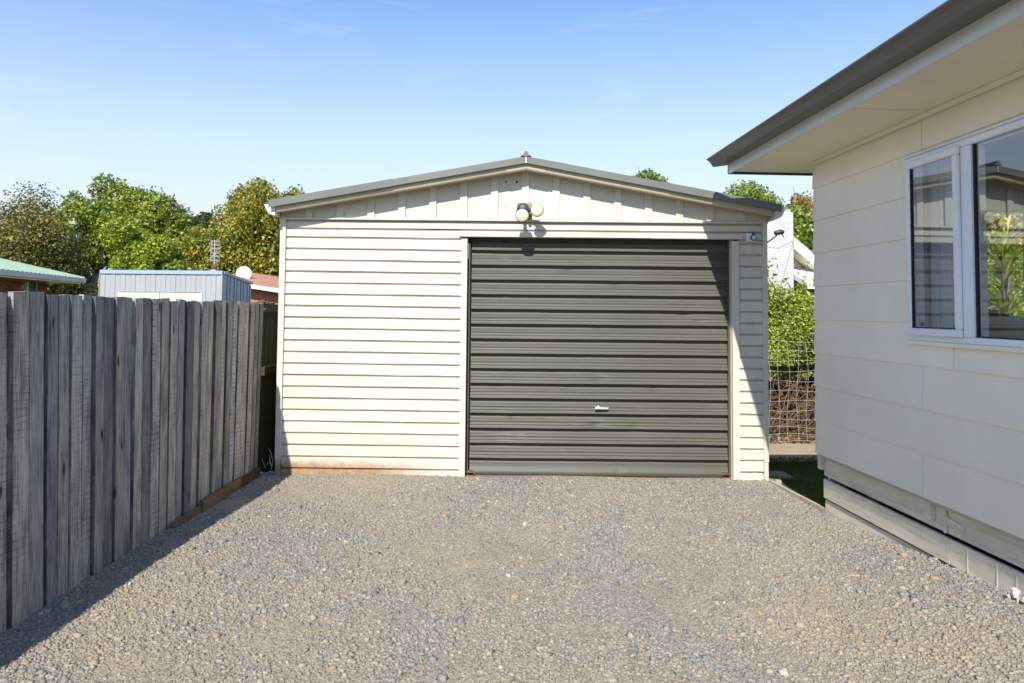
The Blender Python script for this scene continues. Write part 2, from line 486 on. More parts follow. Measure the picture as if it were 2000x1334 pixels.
# ------------------------------------------------------------------ the setting: ground
def sstep(a, b, t):
    t = np.clip((np.asarray(t, float) - a) / (b - a), 0, 1)
    return t * t * (3 - 2 * t)

def gz(x, y):
    """height of the gravel surface"""
    x = np.asarray(x, float); y = np.asarray(y, float)
    z = -0.004 * x + 0.068 * np.maximum(0, 5.36 - y) * sstep(0.9, 2.35, x) * sstep(-4, 1, y)
    z = z + 0.010 * np.sin(1.7 * x + 0.6 * y) * np.sin(1.1 * y - 0.8) + 0.006 * np.sin(4.1 * x - 2.0 * y)
    z = z * sstep(7.2, 6.0, y) + 0.012 * sstep(1.6, 0.2, np.abs(x + 1.2)) * sstep(5.9, 6.3, y)
    return z

def lawn_z(x, y):
    return -0.035 - 0.36 * sstep(5.6, 9.0, y)

def terrain(x, y):
    x = np.asarray(x, float); y = np.asarray(y, float)
    z = -0.10 - 0.36 * sstep(5.6, 9.0, y)
    z = z + 0.02 * np.sin(0.7 * x) * np.sin(0.5 * y) * sstep(9, 14, y)
    return z

def grid_mesh(name, xs, ys, fz, m, lift=0.0):
    X, Y = np.meshgrid(xs, ys)
    Z = fz(X, Y) + lift
    nx, ny = len(xs), len(ys)
    V = np.stack([X, Y, Z], -1).reshape(-1, 3)
    i = np.arange(nx * ny).reshape(ny, nx)
    Fc = np.stack([i[:-1, :-1], i[:-1, 1:], i[1:, 1:], i[1:, :-1]], -1).reshape(-1, 4)
    return fast_mesh(name, V, Fc, m, None, True)

far = np.concatenate([-np.geomspace(900, 16, 14), np.linspace(-14, 14, 57), np.geomspace(16, 900, 14)])
fary = np.concatenate([-np.geomspace(300, 12, 8), np.linspace(-10, 30, 81), np.geomspace(33, 1200, 14)])
ground = grid_mesh('ground', far, fary, terrain, MT['meadow'])
tag(ground, 'rough grassy ground stretching away behind the buildings', 'ground', kind='structure')

dw = grid_mesh('gravel_driveway', np.linspace(-2.75, 2.36, 60), np.linspace(-8, 6.42, 140), gz, MT['fines'])
tag(dw, 'sandy grey gravel driveway in front of the garage', 'driveway', kind='structure')
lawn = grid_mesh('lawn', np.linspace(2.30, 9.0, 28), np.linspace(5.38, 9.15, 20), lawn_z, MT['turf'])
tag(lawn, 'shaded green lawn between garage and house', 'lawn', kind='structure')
path = grid_mesh('dirt_path', np.linspace(1.2, 9.0, 30), np.linspace(9.0, 10.9, 10), lambda x, y: lawn_z(x, y) + 0.012 + 0.01 * np.sin(5 * x) * np.sin(7 * y), MT['dirt'])
tag(path, 'sunlit strip of bare dirt below the wire fence', 'path', kind='structure')

def scatter_stones():
    n = 150000
    y = 2.3 + (6.33 - 2.3) * rng.random(n) ** 1.12
    x = -2.24 + 4.68 * rng.random(n)
    keep = (x < 2.318 - 0.05 * (y - 5.36)) & ~((y > 6.20) & (x > 2.25))
    x, y = x[keep], y[keep]; n = len(x)
    s = np.exp(rng.normal(math.log(0.0050), 0.40, n)); s = np.clip(s, 0.0035, 0.021)
    # patches where fines cover the stones
    patch = 0.8 * np.sin(1.3 * x + 1.1 * np.sin(1.7 * y) + 0.9) * np.sin(1.9 * y + 0.8 * np.sin(2.3 * x)) + 0.45 * np.sin(4.9 * x - 3.7 * y + 1.5 * np.sin(2.9 * y)) + 0.3 * np.sin(9.1 * x + 7.3 * y) + rng.normal(0, 0.25, n)
    s *= np.where(patch > 0.75, 0.75, 1.0)
    keep = rng.random(n) > np.clip((patch - 0.15) * 0.95, 0, 0.85)
    x, y, s = x[keep], y[keep], s[keep]; n = len(x)
    base = np.array([[-1, -1, -1], [1, -1, -1], [1, 1, -1], [-1, 1, -1], [-1, -1, 1], [1, -1, 1], [1, 1, 1], [-1, 1, 1]], float)
    V = np.repeat(base[None], n, 0) * (0.62 + 0.5 * rng.random((n, 8, 3)))
    V[:, 4:, :2] *= 0.72
    sc = np.stack([0.75 + 0.7 * rng.random(n), 0.65 + 0.5 * rng.random(n), 0.40 + 0.35 * rng.random(n)], -1)
    V *= (sc * s[:, None])[:, None, :]
    a, b = rng.random(n) * 6.283, rng.normal(0, 0.6, n)
    ca, sa, cb, sb = np.cos(a), np.sin(a), np.cos(b), np.sin(b)
    X, Y, Z = V[..., 0], V[..., 1], V[..., 2]
    Y, Z = Y * cb[:, None] - Z * sb[:, None], Y * sb[:, None] + Z * cb[:, None]
    X, Y = X * ca[:, None] - Y * sa[:, None], X * sa[:, None] + Y * ca[:, None]
    P = np.stack([X + x[:, None], Y + y[:, None], Z + (gz(x, y) + s * 0.22)[:, None]], -1)
    F = np.array([[0, 3, 2, 1], [4, 5, 6, 7], [0, 1, 5, 4], [1, 2, 6, 5], [2, 3, 7, 6], [3, 0, 4, 7]])
    Fc = (np.arange(n)[:, None, None] * 8 + F[None]).reshape(-1, 4)
    o = fast_mesh('gravel', P.reshape(-1, 3), Fc, MT['stone'])
    tag(o, 'loose crushed grey and tan gravel covering the driveway', 'gravel', kind='stuff')
scatter_stones()

def blades(name, n, xr, yr, h, label, fz):
    x = xr[0] + (xr[1] - xr[0]) * rng.random(n); y = yr[0] + (yr[1] - yr[0]) * rng.random(n)
    hh = h * (0.5 + rng.random(n)); a = rng.random(n) * 6.283; w = 0.004 + 0.004 * rng.random(n)
    z = fz(x, y)
    dx, dy = np.cos(a) * w, np.sin(a) * w
    lx, ly = rng.normal(0, 0.4, n) * hh, rng.normal(0, 0.4, n) * hh
    P = np.stack([np.stack([x - dx, y - dy, z - 0.005], -1), np.stack([x + dx, y + dy, z - 0.005], -1),
                  np.stack([x + lx, y + ly, z + hh], -1)], 1).reshape(-1, 3)
    o = fast_mesh(name, P, np.arange(n * 3).reshape(-1, 3), MT['grass'])
    tag(o, label, 'grass', kind='stuff')
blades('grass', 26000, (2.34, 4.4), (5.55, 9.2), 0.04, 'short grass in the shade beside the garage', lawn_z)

# ------------------------------------------------------------------ garage
GY = 6.335
GX0, GX1 = -2.055, 2.255
RX = 0.112                      # ridge
SL = 0.182
garage = empty('garage', (0, 0, 0))
tag(garage, 'cream weatherboard garage with low gable roof and olive roller door', 'garage')

def groove_board(name, xa, xb, zt, zb, drop=0.0, m='cream', out=0.0, proud=0.0):
    """horizontal rusticated board: recessed lip at the top, face below; drop = fall towards xb"""
    y0 = GY - proud
    d = 0.0135
    prof = [(y0 + 0.022, zt), (y0 + 0.018, zt), (y0 + 0.018, zt - d), (y0 - 0.001, zt - d - 0.003), (y0 - 0.004, zb + 0.002), (y0 - 0.002, zb), (y0 + 0.022, zb)]
    mb = MB(); n = len(prof); nseg = 6
    w = [0.0] + [random.gauss(0, 0.0011) for _ in range(nseg - 1)] + [0.0]
    yb = [random.gauss(0, 0.0012) for _ in range(nseg + 1)]
    vs_, fs = [], []
    for i in range(nseg + 1):
        t = i / nseg
        for (y, z) in prof:
            vs_.append((xa + (xb - xa) * t, y + yb[i], z - drop * t + w[i]))
    for i in range(nseg):
        for k in range(n):
            fs.append((i * n + k, i * n + (k + 1) % n, (i + 1) * n + (k + 1) % n, (i + 1) * n + k))
    fs += [tuple(range(n)), tuple(range(nseg * n, nseg * n + n))]
    mb.add(vs_, fs)
    return mb.build(name, MT[m], garage)

LX, RXb = GX0 + 0.052, GX1 - 0.042
groove_board('weatherboard', LX, RXb, 2.246, 2.176, 0.004)
groove_board('weatherboard', LX, -0.455, 2.176, 2.099, 0.007)
groove_board('weatherboard', -0.455, RXb, 2.170, 2.106, 0.002)
zl = 2.099
for k in range(20):
    zb = zl - 0.1012
    groove_board('weatherboard', LX, -0.451, zl, zb, 0.009)
    zl = zb
groove_board('weatherboard', LX, -0.451, zl, -0.03, 0.009)
zr = 2.106
zb = 2.0716
while zr > 0.1:
    groove_board('weatherboard', 2.006, RXb, zr - 0.002, zb - 0.002, 0.0)
    zr, zb = zb, zb - 0.1
groove_board('weatherboard', 2.006, RXb, zr - 0.002, -0.012, 0.012)
# corner boards (a long upper piece and a short worn foot)
MB().box(GX0, LX - 0.001, GY - 0.022, GY + 0.05, 0.135, 2.246).build('corner_board', MT['cream'], garage, bevel=0.002)
MB().box(GX0 + 0.003, LX - 0.004, GY - 0.016, GY + 0.05, -0.05, 0.133).build('corner_board', MT['cream'], garage, bevel=0.002)
MB().box(RXb + 0.001, GX1, GY - 0.022, GY + 0.05, 0.155, 2.246).build('corner_board', MT['cream'], garage, bevel=0.002)
MB().box(RXb + 0.003, GX1 - 0.003, GY - 0.018, GY + 0.05, -0.03, 0.153).build('corner_board', MT['cream'], garage, bevel=0.002)
# strip between gable and boards
mb = MB(); mb.box(GX0 - 0.004, 0.21, GY - 0.030, GY + 0.02, 2.246, 2.262)
mb.build('gable_strip', MT['cream'], garage, bevel=0.003)
mb = MB(); mb.box(0.212, GX1 + 0.004, GY - 0.033, GY + 0.02, 2.242, 2.259)
mb.build('gable_strip', MT['cream'], garage, bevel=0.003)

def rake(x, z0):          # height of a line parallel to the roof at x, z0 = value at the ridge
    return z0 - SL * abs(x - RX)

# gable sheets and battens
bats = [RX + 0.2735 * k for k in range(-7, 8)]
edges_x = [GX0] + bats + [GX1]
for a, b in zip(edges_x[:-1], edges_x[1:]):
    pts = [(a, 2.262), (b, 2.262)]
    zt_b, zt_a = rake(b, 2.735), rake(a, 2.735)
    mb = MB()
    vs_ = [(a, GY - 0.002, 2.262), (b, GY - 0.002, 2.262), (b, GY - 0.002, zt_b), (a, GY - 0.002, zt_a)]
    vs_ += [(x, y + 0.02, z) for (x, y, z) in vs_]
    mb.add(vs_, [(0, 1, 2, 3), (7, 6, 5, 4), (0, 4, 5, 1), (1, 5, 6, 2), (2, 6, 7, 3), (3, 7, 4, 0)])
    mb.build('gable_panel', MT['cream'], garage)
for x in bats:
    hw = 0.032
    zt = min(rake(x - hw, 2.733), rake(x + hw, 2.733))
    MB().box(x - hw, x + hw, GY - 0.021, GY - 0.0025, 2.263, zt).build('batten', MT['cream'], garage, bevel=0.002)
# old screw holes in the gable
for (hx, hz, r) in ((-0.062, 2.60, 0.008), (0.035, 2.60, 0.011), (-0.065, 2.385, 0.0045)):
    MB().lathe([(0, r), (0.003, r)], (hx, GY - 0.0045, hz), (0, 1, 0), 12).build('screw_hole', MT['black'], garage)

# roof: two ribbed sheets, verge flashings, barges, soffit, ridge cap, gutters
FY = 6.135
YB = 12.2
eaves = (-2.104, 2.317)
for sgn, ex in ((-1, eaves[0]), (1, eaves[1])):
    mb = MB(); ny = 60; vs_, fs = [], []
    for j in range(ny + 1):
        y = FY + 0.02 + (YB - FY) * j / ny
        lift = 0.012 if j % 2 else 0.0
        for x in (RX, ex):
            vs_.append((x, y, rake(x, 2.772) + lift))
    for j in range(ny):
        fs.append((2 * j, 2 * j + 1, 2 * j + 3, 2 * j + 2))
    n = len(vs_)
    vs_ += [(x, y, z - 0.004) for (x, y, z) in vs_]
    fs += [tuple(i + n for i in q)[::-1] for q in fs]
    mb.add(vs_, fs).build('roof_sheet', MT['flashing'], garage)
    # verge flashing in two lengths, a face and a top flange
    mid = RX + (ex - RX) * (0.52 if sgn < 0 else 0.56)
    for a, b, dz in ((RX, mid, 0.0), (mid, ex, 0.0025)):
        zt = lambda x: rake(x, 2.790) + dz
        zb_ = lambda x: rake(x, 2.731) - dz
        yf = FY - dz
        ring = lambda x: [(x, yf, zb_(x)), (x, yf, zt(x)), (x, yf + 0.13, zt(x) + 0.004), (x, yf + 0.13, zt(x) + 0.001), (x, yf + 0.003, zt(x) - 0.003), (x, yf + 0.003, zb_(x) + 0.002), (x, yf + 0.012, zb_(x) + 0.001), (x, yf + 0.012, zb_(x) - 0.001)]
        A, B = ring(a), ring(b); n = len(A)
        MB().add(A + B, [(i, (i + 1) % n, n + (i + 1) % n, n + i) for i in range(n)] + [tuple(range(n)), tuple(range(n, 2 * n))]).build('verge_flashing', MT['flashing'], garage)
    # barge board behind the flashing
    xa, xe = RX + sgn * 0.17, (GX0 + 0.01 if sgn < 0 else GX1 - 0.01)
    for a, b, ex_ in ((RX, xa, 0.004), (xa + sgn * 0.0015, xe, 0.0)):
        ring = lambda x: [(x, FY + 0.034 - ex_, rake(x, 2.748)), (x, FY + 0.034 - ex_, rake(x, 2.697) - ex_), (x, FY + 0.040 - ex_, rake(x, 2.686) - ex_), (x, FY + 0.062, rake(x, 2.680) - ex_), (x, FY + 0.062, rake(x, 2.748))]
        A, B = ring(a), ring(b); n = len(A)
        MB().add(A + B, [(i, (i + 1) % n, n + (i + 1) % n, n + i) for i in range(n)] + [tuple(range(n)), tuple(range(n, 2 * n))]).build('barge_board', MT['cream_shaded'], garage)
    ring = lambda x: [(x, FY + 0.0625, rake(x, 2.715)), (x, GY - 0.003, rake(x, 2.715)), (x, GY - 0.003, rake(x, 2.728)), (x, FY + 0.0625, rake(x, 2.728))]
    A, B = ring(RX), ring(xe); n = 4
    MB().add(A + B, [(i, (i + 1) % n, n + (i + 1) % n, n + i) for i in range(n)] + [tuple(range(n)), tuple(range(n, 2 * n))]).build('verge_soffit', MT['cream_shaded'], garage)
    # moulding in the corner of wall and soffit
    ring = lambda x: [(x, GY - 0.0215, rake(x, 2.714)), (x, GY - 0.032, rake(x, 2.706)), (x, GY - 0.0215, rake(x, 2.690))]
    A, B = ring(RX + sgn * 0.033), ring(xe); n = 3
    MB().add(A + B, [(i, (i + 1) % n, n + (i + 1) % n, n + i) for i in range(n)] + [tuple(range(n)), tuple(range(n, 2 * n))]).build('rake_moulding', MT['cream_shaded'], garage)
    # eaves gutter: a quarter-round spouting hung on the side wall
    ze = rake(ex, 2.772)
    prof = []
    for k in range(9):
        t = k / 8 * math.pi / 2
        prof.append((ex + sgn * (0.048 - 0.02 * (1 - math.cos(t)) - 0.085 * math.sin(t) * 0.55), ze - 0.012 - 0.085 * math.sin(t)))
    prof = [(ex + sgn * 0.052, ze - 0.008), (ex + sgn * 0.046, ze - 0.02), (ex + sgn * 0.030, ze - 0.055), (ex + sgn * 0.012, ze - 0.085), (ex - sgn * 0.03, ze - 0.105), (ex - sgn * 0.045, ze - 0.105), (ex - sgn * 0.045, ze - 0.02)]
    MB().prism(prof, FY + 0.045, YB, 'y').build('gutter', MT['gutter_white'], garage)
    # eave filler between wall head and gutter
    wx = GX0 if sgn < 0 else GX1
    MB().box(min(wx, wx + sgn * 0.055), max(wx, wx + sgn * 0.055), GY - 0.08, YB - 0.01, 2.285, 2.315).build('eave_soffit', MT['cream_shaded'], garage)
# ridge cap
rc = [(RX - 0.045, 2.792), (RX - 0.020, 2.806), (RX - 0.016, 2.826), (RX, 2.833), (RX + 0.016, 2.826), (RX + 0.020, 2.806), (RX + 0.045, 2.792), (RX, 2.787)]
MB().prism(rc, FY - 0.01, YB, 'y').build('ridge_cap', MT['flashing'], garage)
MB().box(RX - 0.004, RX + 0.004, FY - 0.006, FY - 0.0045, 2.729, 2.792).build('flashing_joint', MT['gutter_white'], garage)

# side and back walls of plain boards
side_mesh = None
for sgn, wx in ((-1, GX0), (1, GX1)):
    z = -0.05 - 0.36
    while z < 2.26:
        x0, x1 = (wx, wx + 0.02) if sgn < 0 else (wx - 0.02, wx)
        lean = 0.008
        prof = [(wx + sgn * 0.0, z), (wx - sgn * 0.02, z), (wx - sgn * 0.02, z + 0.142), (wx - sgn * lean, z + 0.142)]
        MB().prism(prof, GY + 0.052, YB - 0.15, 'y').build('side_board', MT['cream'], garage)
        z += 0.145
MB().box(GX0 + 0.022, GX1 - 0.022, YB - 0.17, YB - 0.15, -0.4, 2.33).build('rear_wall', MT['cream'], garage)
MB().box(GX0 + 0.03, GX1 - 0.03, GY + 0.12, YB - 0.18, -0.06, -0.012).build('floor_slab', MT['dirt'], garage)

# door frame
MB().box(-0.450, -0.397, GY - 0.018, GY + 0.10, -0.02, 2.088).build('door_jamb', MT['cream'], garage, bevel=0.002)
MB().box(1.944, 2.005, GY - 0.018, GY + 0.02, 0.0, 2.088).build('door_jamb', MT['cream'], garage, bevel=0.002)
MB().box(1.938, 1.962, GY + 0.021, GY + 0.11, 0.0, 2.10).build('jamb_reveal', MT['cream_shaded'], garage)
MB().box(-0.472, 1.22, GY - 0.028, GY + 0.03, 2.106, 2.150).build('door_head', MT['cream'], garage, bevel=0.002)
MB().box(1.2215, 2.034, GY - 0.031, GY + 0.03, 2.103, 2.147).build('door_head', MT['cream'], garage, bevel=0.002)
MB().box(-0.46, 2.02, GY + 0.031, GY + 0.30, 2.108, 2.24).build('lintel', MT['cream_shaded'], garage)

# roller door: sixteen ribbed slats
DY = GY + 0.098
door = empty('roller_door', (0, 0, 0)); door.parent = garage
DXa, DXb = -0.362, 1.925
ribs = [(0.000, 0.000), (0.018, 0.001), (0.0195, 0.005), (0.040, 0.012), (0.043, 0.0155), (0.0455, 0.0155), (0.0485, 0.0125), (0.067, 0.0175), (0.070, 0.0215), (0.073, 0.0215), (0.0765, 0.019),
        (0.094, 0.029), (0.097, 0.0335), (0.104, 0.0345), (0.1065, 0.032), (0.1075, 0.002), (0.1315, 0.000)]
dents = [(random.uniform(DXa + 0.1, DXb - 0.1), random.uniform(0.05, 1.9), random.uniform(0.012, 0.04), random.uniform(0.002, 0.006)) for _ in range(45)]
dents += [(-0.08, 1.93, 0.03, 0.008), (0.10, 1.93, 0.025, 0.007), (1.28, 0.78, 0.05, 0.01), (0.8, 0.86, 0.04, 0.01), (0.75, 0.45, 0.05, 0.01), (1.1, 0.43, 0.05, 0.008), (-0.1, 0.33, 0.09, 0.012), (1.55, 1.42, 0.04, 0.01)]
def slat(ztop, rib, zmin=None):
    nx = 110
    xs = np.linspace(DXa, DXb, nx)
    zz = np.array([ztop - r[0] for r in rib]); oo = np.array([r[1] for r in rib])
    X, Zm = np.meshgrid(xs, zz); O = np.repeat(oo[:, None], nx, 1)
    D = np.zeros_like(X)
    for (dx, dz, r, dep) in dents:
        if abs(dz - (ztop - 0.065)) < 0.2:
            D += dep * np.exp(-(((X - dx) / (r * 1.6)) ** 2 + ((Zm - dz) / (r * 0.6)) ** 2))
    bow = 0.001 * np.sin(X * 2.3 + ztop * 5) + 0.0006 * np.sin(X * 7.1 + ztop * 31)
    Yv = DY - (O - D + bow)
    Zv = Zm - 0.0012 * (X - DXa) + 0.0008 * np.sin(X * 5 + ztop * 17)
    V = np.stack([X, Yv, Zv], -1).reshape(-1, 3)
    i = np.arange(len(zz) * nx).reshape(len(zz), nx)
    Fc = np.stack([i[:-1, :-1], i[1:, :-1], i[1:, 1:], i[:-1, 1:]], -1).reshape(-1, 4)
    return fast_mesh('slat', V, Fc, MT['door'], door)
z = 1.9667 + 0.1315 * 1 + 0.002
for k in range(15):
    slat(z, ribs)
    z -= 0.1315
# bottom rail slat
slat(z, [(0.0, 0.0), (0.018, 0.001), (0.0195, 0.008), (0.055, 0.016), (0.058, 0.020), (0.082, 0.022), (0.086, 0.026), (0.128, 0.028), (0.132, 0.010)])
MB().box(-0.386, -0.374, DY - 0.05, DY + 0.03, 0.0, 2.055).build('guide_track', MT['door'], door)
MB().box(-0.3735, -0.3655, DY - 0.012, DY + 0.03, 0.0, 2.09).build('guide_channel', MT['black'], door)
MB().box(1.9255, 1.9375, DY - 0.045, DY + 0.03, 0.0, 2.09).build('guide_track', MT['door'], door)
MB().box(-0.395, 1.94, DY + 0.012, DY + 0.03, 0.0, 2.2).build('backing_curtain', MT['black'], door)
# lever handle
hb = MB(); hb.lathe([(0, 0.020), (0.012, 0.019), (0.03, 0.013), (0.034, 0.012)], (0.775, DY - 0.02, 0.602), (0, -1, 0), 16)
hb.add(*(lambda v: (v, [(0, 1, 2, 3), (4, 7, 6, 5), (0, 4, 5, 1), (1, 5, 6, 2), (2, 6, 7, 3), (3, 7, 4, 0)]))(
    [(0.742, DY - 0.052, 0.592), (0.858, DY - 0.046, 0.592), (0.866, DY - 0.046, 0.608), (0.742, DY - 0.052, 0.614),
     (0.742, DY - 0.066, 0.594), (0.858, DY - 0.060, 0.594), (0.864, DY - 0.060, 0.606), (0.742, DY - 0.066, 0.612)]))
hb.build('door_handle', MT['steel'], door, bevel=0.003)
for xa, xb, s_ in ((-0.395, -0.315, -1), (1.935, 1.848, 1)):
    bt = MB()
    bt.tube([(xa, DY - 0.06, 0.036), ((xa + xb) / 2, DY - 0.062, 0.034), (xb, DY - 0.062, 0.030), (xb, DY - 0.070, 0.012), (xb - 0.012 * -s_, DY - 0.068, 0.008)], 0.006, 8)
    bt.box(min(xa, xb) + 0.02, max(xa, xb) - 0.02, DY - 0.056, DY - 0.042, 0.022, 0.05)
    bt.build('slide_bolt', MT['rusty'], door)

# ------------------------------------------------------------------ twin floodlight on the gable
fl = empty('twin_floodlight', (0.1, GY, 2.33))
tag(fl, 'twin floodlight with two pale round lamps above the garage door', 'floodlight')
def flpart(mb, name, m, **k):
    mb.v = [(x - 0.1, y - GY, z - 2.33) for (x, y, z) in mb.v]
    return mb.build(name, m, fl, **k)
flpart(MB().box(0.040, 0.166, GY - 0.052, GY - 0.0215, 2.268, 2.408), 'mounting_block', MT['rawwood'], bevel=0.002)
flpart(MB().lathe([(0, 0.056), (0.012, 0.058), (0.030, 0.055), (0.046, 0.045), (0.055, 0.028)], (0.092, GY - 0.052, 2.345), (0, -1, 0), 24), 'base_dome', MT['darkgrey'], smooth=True)
for (hx, hy, hz, dv, ax) in ((0.083, GY - 0.225, 2.270, (-0.06, -1, -0.20), (0.090, GY - 0.095, 2.325)), (0.211, GY - 0.215, 2.320, (0.10, -1, -0.12), (0.120, GY - 0.090, 2.345))):
    dvv = Vector(dv).normalized()
    front = Vector((hx, hy, hz)); back = front - dvv * 0.105
    hd = flpart(MB().lathe([(0, 0.019), (0.025, 0.021), (0.042, 0.029), (0.063, 0.046), (0.088, 0.057), (0.105, 0.0590), (0.107, 0.056)], back, dvv, 28), 'lamp_head', MT['darkgrey'], smooth=True)
    ln = MB().lathe([(0.0, 0.0555), (0.003, 0.054), (0.007, 0.040), (0.009, 0.02), (0.0095, 0.004)], front + dvv * 0.002, dvv, 28)
    ln.v = [(x - 0.1, y - GY, z - 2.33) for (x, y, z) in ln.v]
    ln.build('lens', MT['lens'], hd, smooth=True)
    kn = front - dvv * 0.085
    flpart(MB().tube([ax, tuple((Vector(ax) + kn) / 2 + Vector((0, -0.01, -0.006))), tuple(kn)], [0.016, 0.014, 0.017], 10), 'swivel_arm', MT['darkgrey'], smooth=True)
flpart(MB().lathe([(0, 0.012), (0.03, 0.014), (0.04, 0.008)], (0.128, GY - 0.085, 2.318), (0.3, -0.7, -0.6), 12), 'sensor_knob', MT['darkgrey'], smooth=True)

# weatherproof socket
so = empty('power_socket', (2.108, GY - 0.004, 2.12))
tag(so, 'white weatherproof power socket with dark blue round cap by the door', 'socket')
MB().box(-0.041, 0.041, -0.048, 0, -0.040, 0.040).build('box', MT['white_plastic'], so, bevel=0.005)
MB().lathe([(0, 0.026), (0.016, 0.026), (0.018, 0.022)], (0.010, -0.0485, -0.006), (0, -1, 0), 24).build('round_cap', MT['blue_plastic'], so)
MB().lathe([(0, 0.018), (0.002, 0.018)], (0.010, -0.067, -0.006), (0, -1, 0), 20).build('cap_label', MT['white_plastic'], so)
MB().box(-0.002, 0.022, -0.060, -0.0485, 0.017, 0.036).build('hinge_flap', MT['blue_plastic'], so, bevel=0.002)
for sx in (-0.030, 0.033):
    for sz in (-0.031, 0.032):
        MB().lathe([(0, 0.0035), (0.0015, 0.003)], (sx, -0.0482, sz), (0, -1, 0), 8).build('screw', MT['black'], so)

# dark fitting on an arm at the garage side
ba = empty('bracket_lamp', (2.27, 6.6, 2.08))
tag(ba, 'small dark spotlight on a thin bent arm beside the garage gutter', 'lamp')
MB().tube([(0.0, 0, 0.0), (0.06, 0, 0.012), (0.12, 0, 0.05), (0.165, 0, 0.085), (0.185, 0, 0.108)], 0.006, 8).build('arm', MT['black'], ba)
MB().lathe([(0, 0.012), (0.01, 0.021), (0.05, 0.024), (0.075, 0.018), (0.078, 0.010)], (0.150, 0, 0.112), (1, -0.1, 0.22), 14).build('head', MT['darkgrey'], ba, smooth=True)
MB().lathe([(0, 0.016), (0.012, 0.020), (0.02, 0.018)], (0.215, -0.01, 0.128), (0.5, -0.6, -0.5), 12).build('sensor', MT['darkgrey'], ba, smooth=True)
MB().tube([(0.205, 0, 0.11), (0.225, -0.01, 0.095), (0.235, -0.01, 0.075)], 0.004, 6).build('cable_tail', MT['black'], ba)

# ------------------------------------------------------------------ house on the right
house = empty('house', (2.273, 5.358, 0), 0.05)
tag(house, 'low cream plank-clad house with dark gutter at the right', 'house')
YE = -7.5
courses = [0.425 + 0.2457 * k for k in range(9)] + [2.588]
WY0, WY1, WZ0, WZ1 = -1.190, -2.98, 1.285, 2.360
def plank(poly, zb, zt, name='weatherboard', m='hcream', extra=0.0):
    h = zt - zb
    fx = lambda z_: -(0.003 + 0.0095 * (zt - z_) / h) - extra
    vs_ = [(fx(z_), y_, z_) for (y_, z_) in poly] + [(0.006, y_, z_) for (y_, z_) in poly]
    n = len(poly)
    fs = [tuple(range(n)), tuple(range(2 * n - 1, n - 1, -1))] + [(i, n + i, n + (i + 1) % n, (i + 1) % n) for i in range(n)]
    return MB().add(vs_, fs).build(name, MT[m], house)
rect = lambda a, b, z0, z1: [(a, z0), (b, z0), (b, z1), (a, z1)]
joints = {0: [-1.27, -5.4], 1: [-3.3], 2: [-1.281, -4.9], 3: [-1.555, -5.0], 4: [-5.0], 5: [-4.0], 6: [-5.5], 7: [-4.4], 8: [-1.312, -4.6]}
for k in range(9):
    zb, zt = courses[k], courses[k + 1] + (0.006 if k < 8 else 0)
    js = joints[k]
    if k in (0, 1, 2, 8):
        cuts = [0.0] + js + [YE]
        for i, (a, b) in enumerate(zip(cuts[:-1], cuts[1:])):
            g = 0.0025
            plank(rect(a - (g if i else 0), b + g, zb, zt), zb, zt)
    elif k == 3:
        g = 0.0025
        plank([(0, zb), (-1.555 + g, zb), (-1.555 + g, WZ0), (WY0, WZ0), (WY0, zt), (0, zt)], zb, zt)
        plank([(-1.555 - g, zb), (-5.0, zb), (-5.0, zt), (WY1, zt), (WY1, WZ0), (-1.555 - g, WZ0)], zb, zt)
        plank(rect(-5.002, YE, zb, zt), zb, zt)
    elif k == 7:
        plank([(0, zb), (WY0, zb), (WY0, WZ1), (WY1, WZ1), (WY1, zb), (js[0], zb), (js[0], zt), (0, zt)], zb, zt)
        plank(rect(js[0] - 0.002, YE, zb, zt), zb, zt)
    else:
        plank(rect(0, WY0, zb, zt), zb, zt)
        plank(rect(WY1, js[0], zb, zt), zb, zt)
        plank(rect(js[0] - 0.002, YE, zb, zt), zb, zt)
    # corner soaker
    hh = zt - zb
    MB().add([(-0.0155, -0.012, zb - 0.001), (-0.0155, 0.013, zb - 0.001), (0.06, 0.013, zb - 0.001), (0.06, 0.0105, zb - 0.001), (-0.013, 0.0105, zb - 0.001), (-0.013, -0.012, zb - 0.001),
              (-0.006, -0.012, zt - 0.008), (-0.006, 0.006, zt - 0.008), (0.06, 0.006, zt - 0.008), (0.06, 0.0035, zt - 0.008), (-0.0035, 0.0035, zt - 0.008), (-0.0035, -0.012, zt - 0.008)],
             [(i, (i + 1) % 6, 6 + (i + 1) % 6, 6 + i) for i in range(6)] + [tuple(range(6)), tuple(range(11, 5, -1))]).build('corner_soaker', MT['hcream'], house)
    if k in (0, 2):
        y = js[0]
        MB().add([(-0.015, y - 0.004, zb + 0.001), (-0.015, y + 0.004, zb + 0.001), (-0.0055, y + 0.004, zt - 0.008), (-0.0055, y - 0.004, zt - 0.008),
                  (-0.003, y - 0.004, zb + 0.001), (-0.003, y + 0.004, zb + 0.001), (-0.001, y + 0.004, zt - 0.008), (-0.001, y - 0.004, zt - 0.008)],
                 [(0, 1, 2, 3), (7, 6, 5, 4), (0, 4, 5, 1), (1, 5, 6, 2), (2, 6, 7, 3), (3, 7, 4, 0)]).build('plank_joiner', MT['white_trim'], house)
# inner lining of the wall (so nothing shows through)
MB().box(0.007, 0.09, YE, WY1, 0.40, 2.6).build('wall_core', MT['room'], house)
MB().box(0.007, 0.09, WY0, -0.001, 0.40, 2.6).build('wall_core', MT['room'], house)
MB().box(0.007, 0.09, WY1, WY0, 0.40, WZ0).build('wall_core', MT['room'], house)
MB().box(0.007, 0.09, WY1, WY0, WZ1, 2.6).build('wall_core', MT['room'], house)
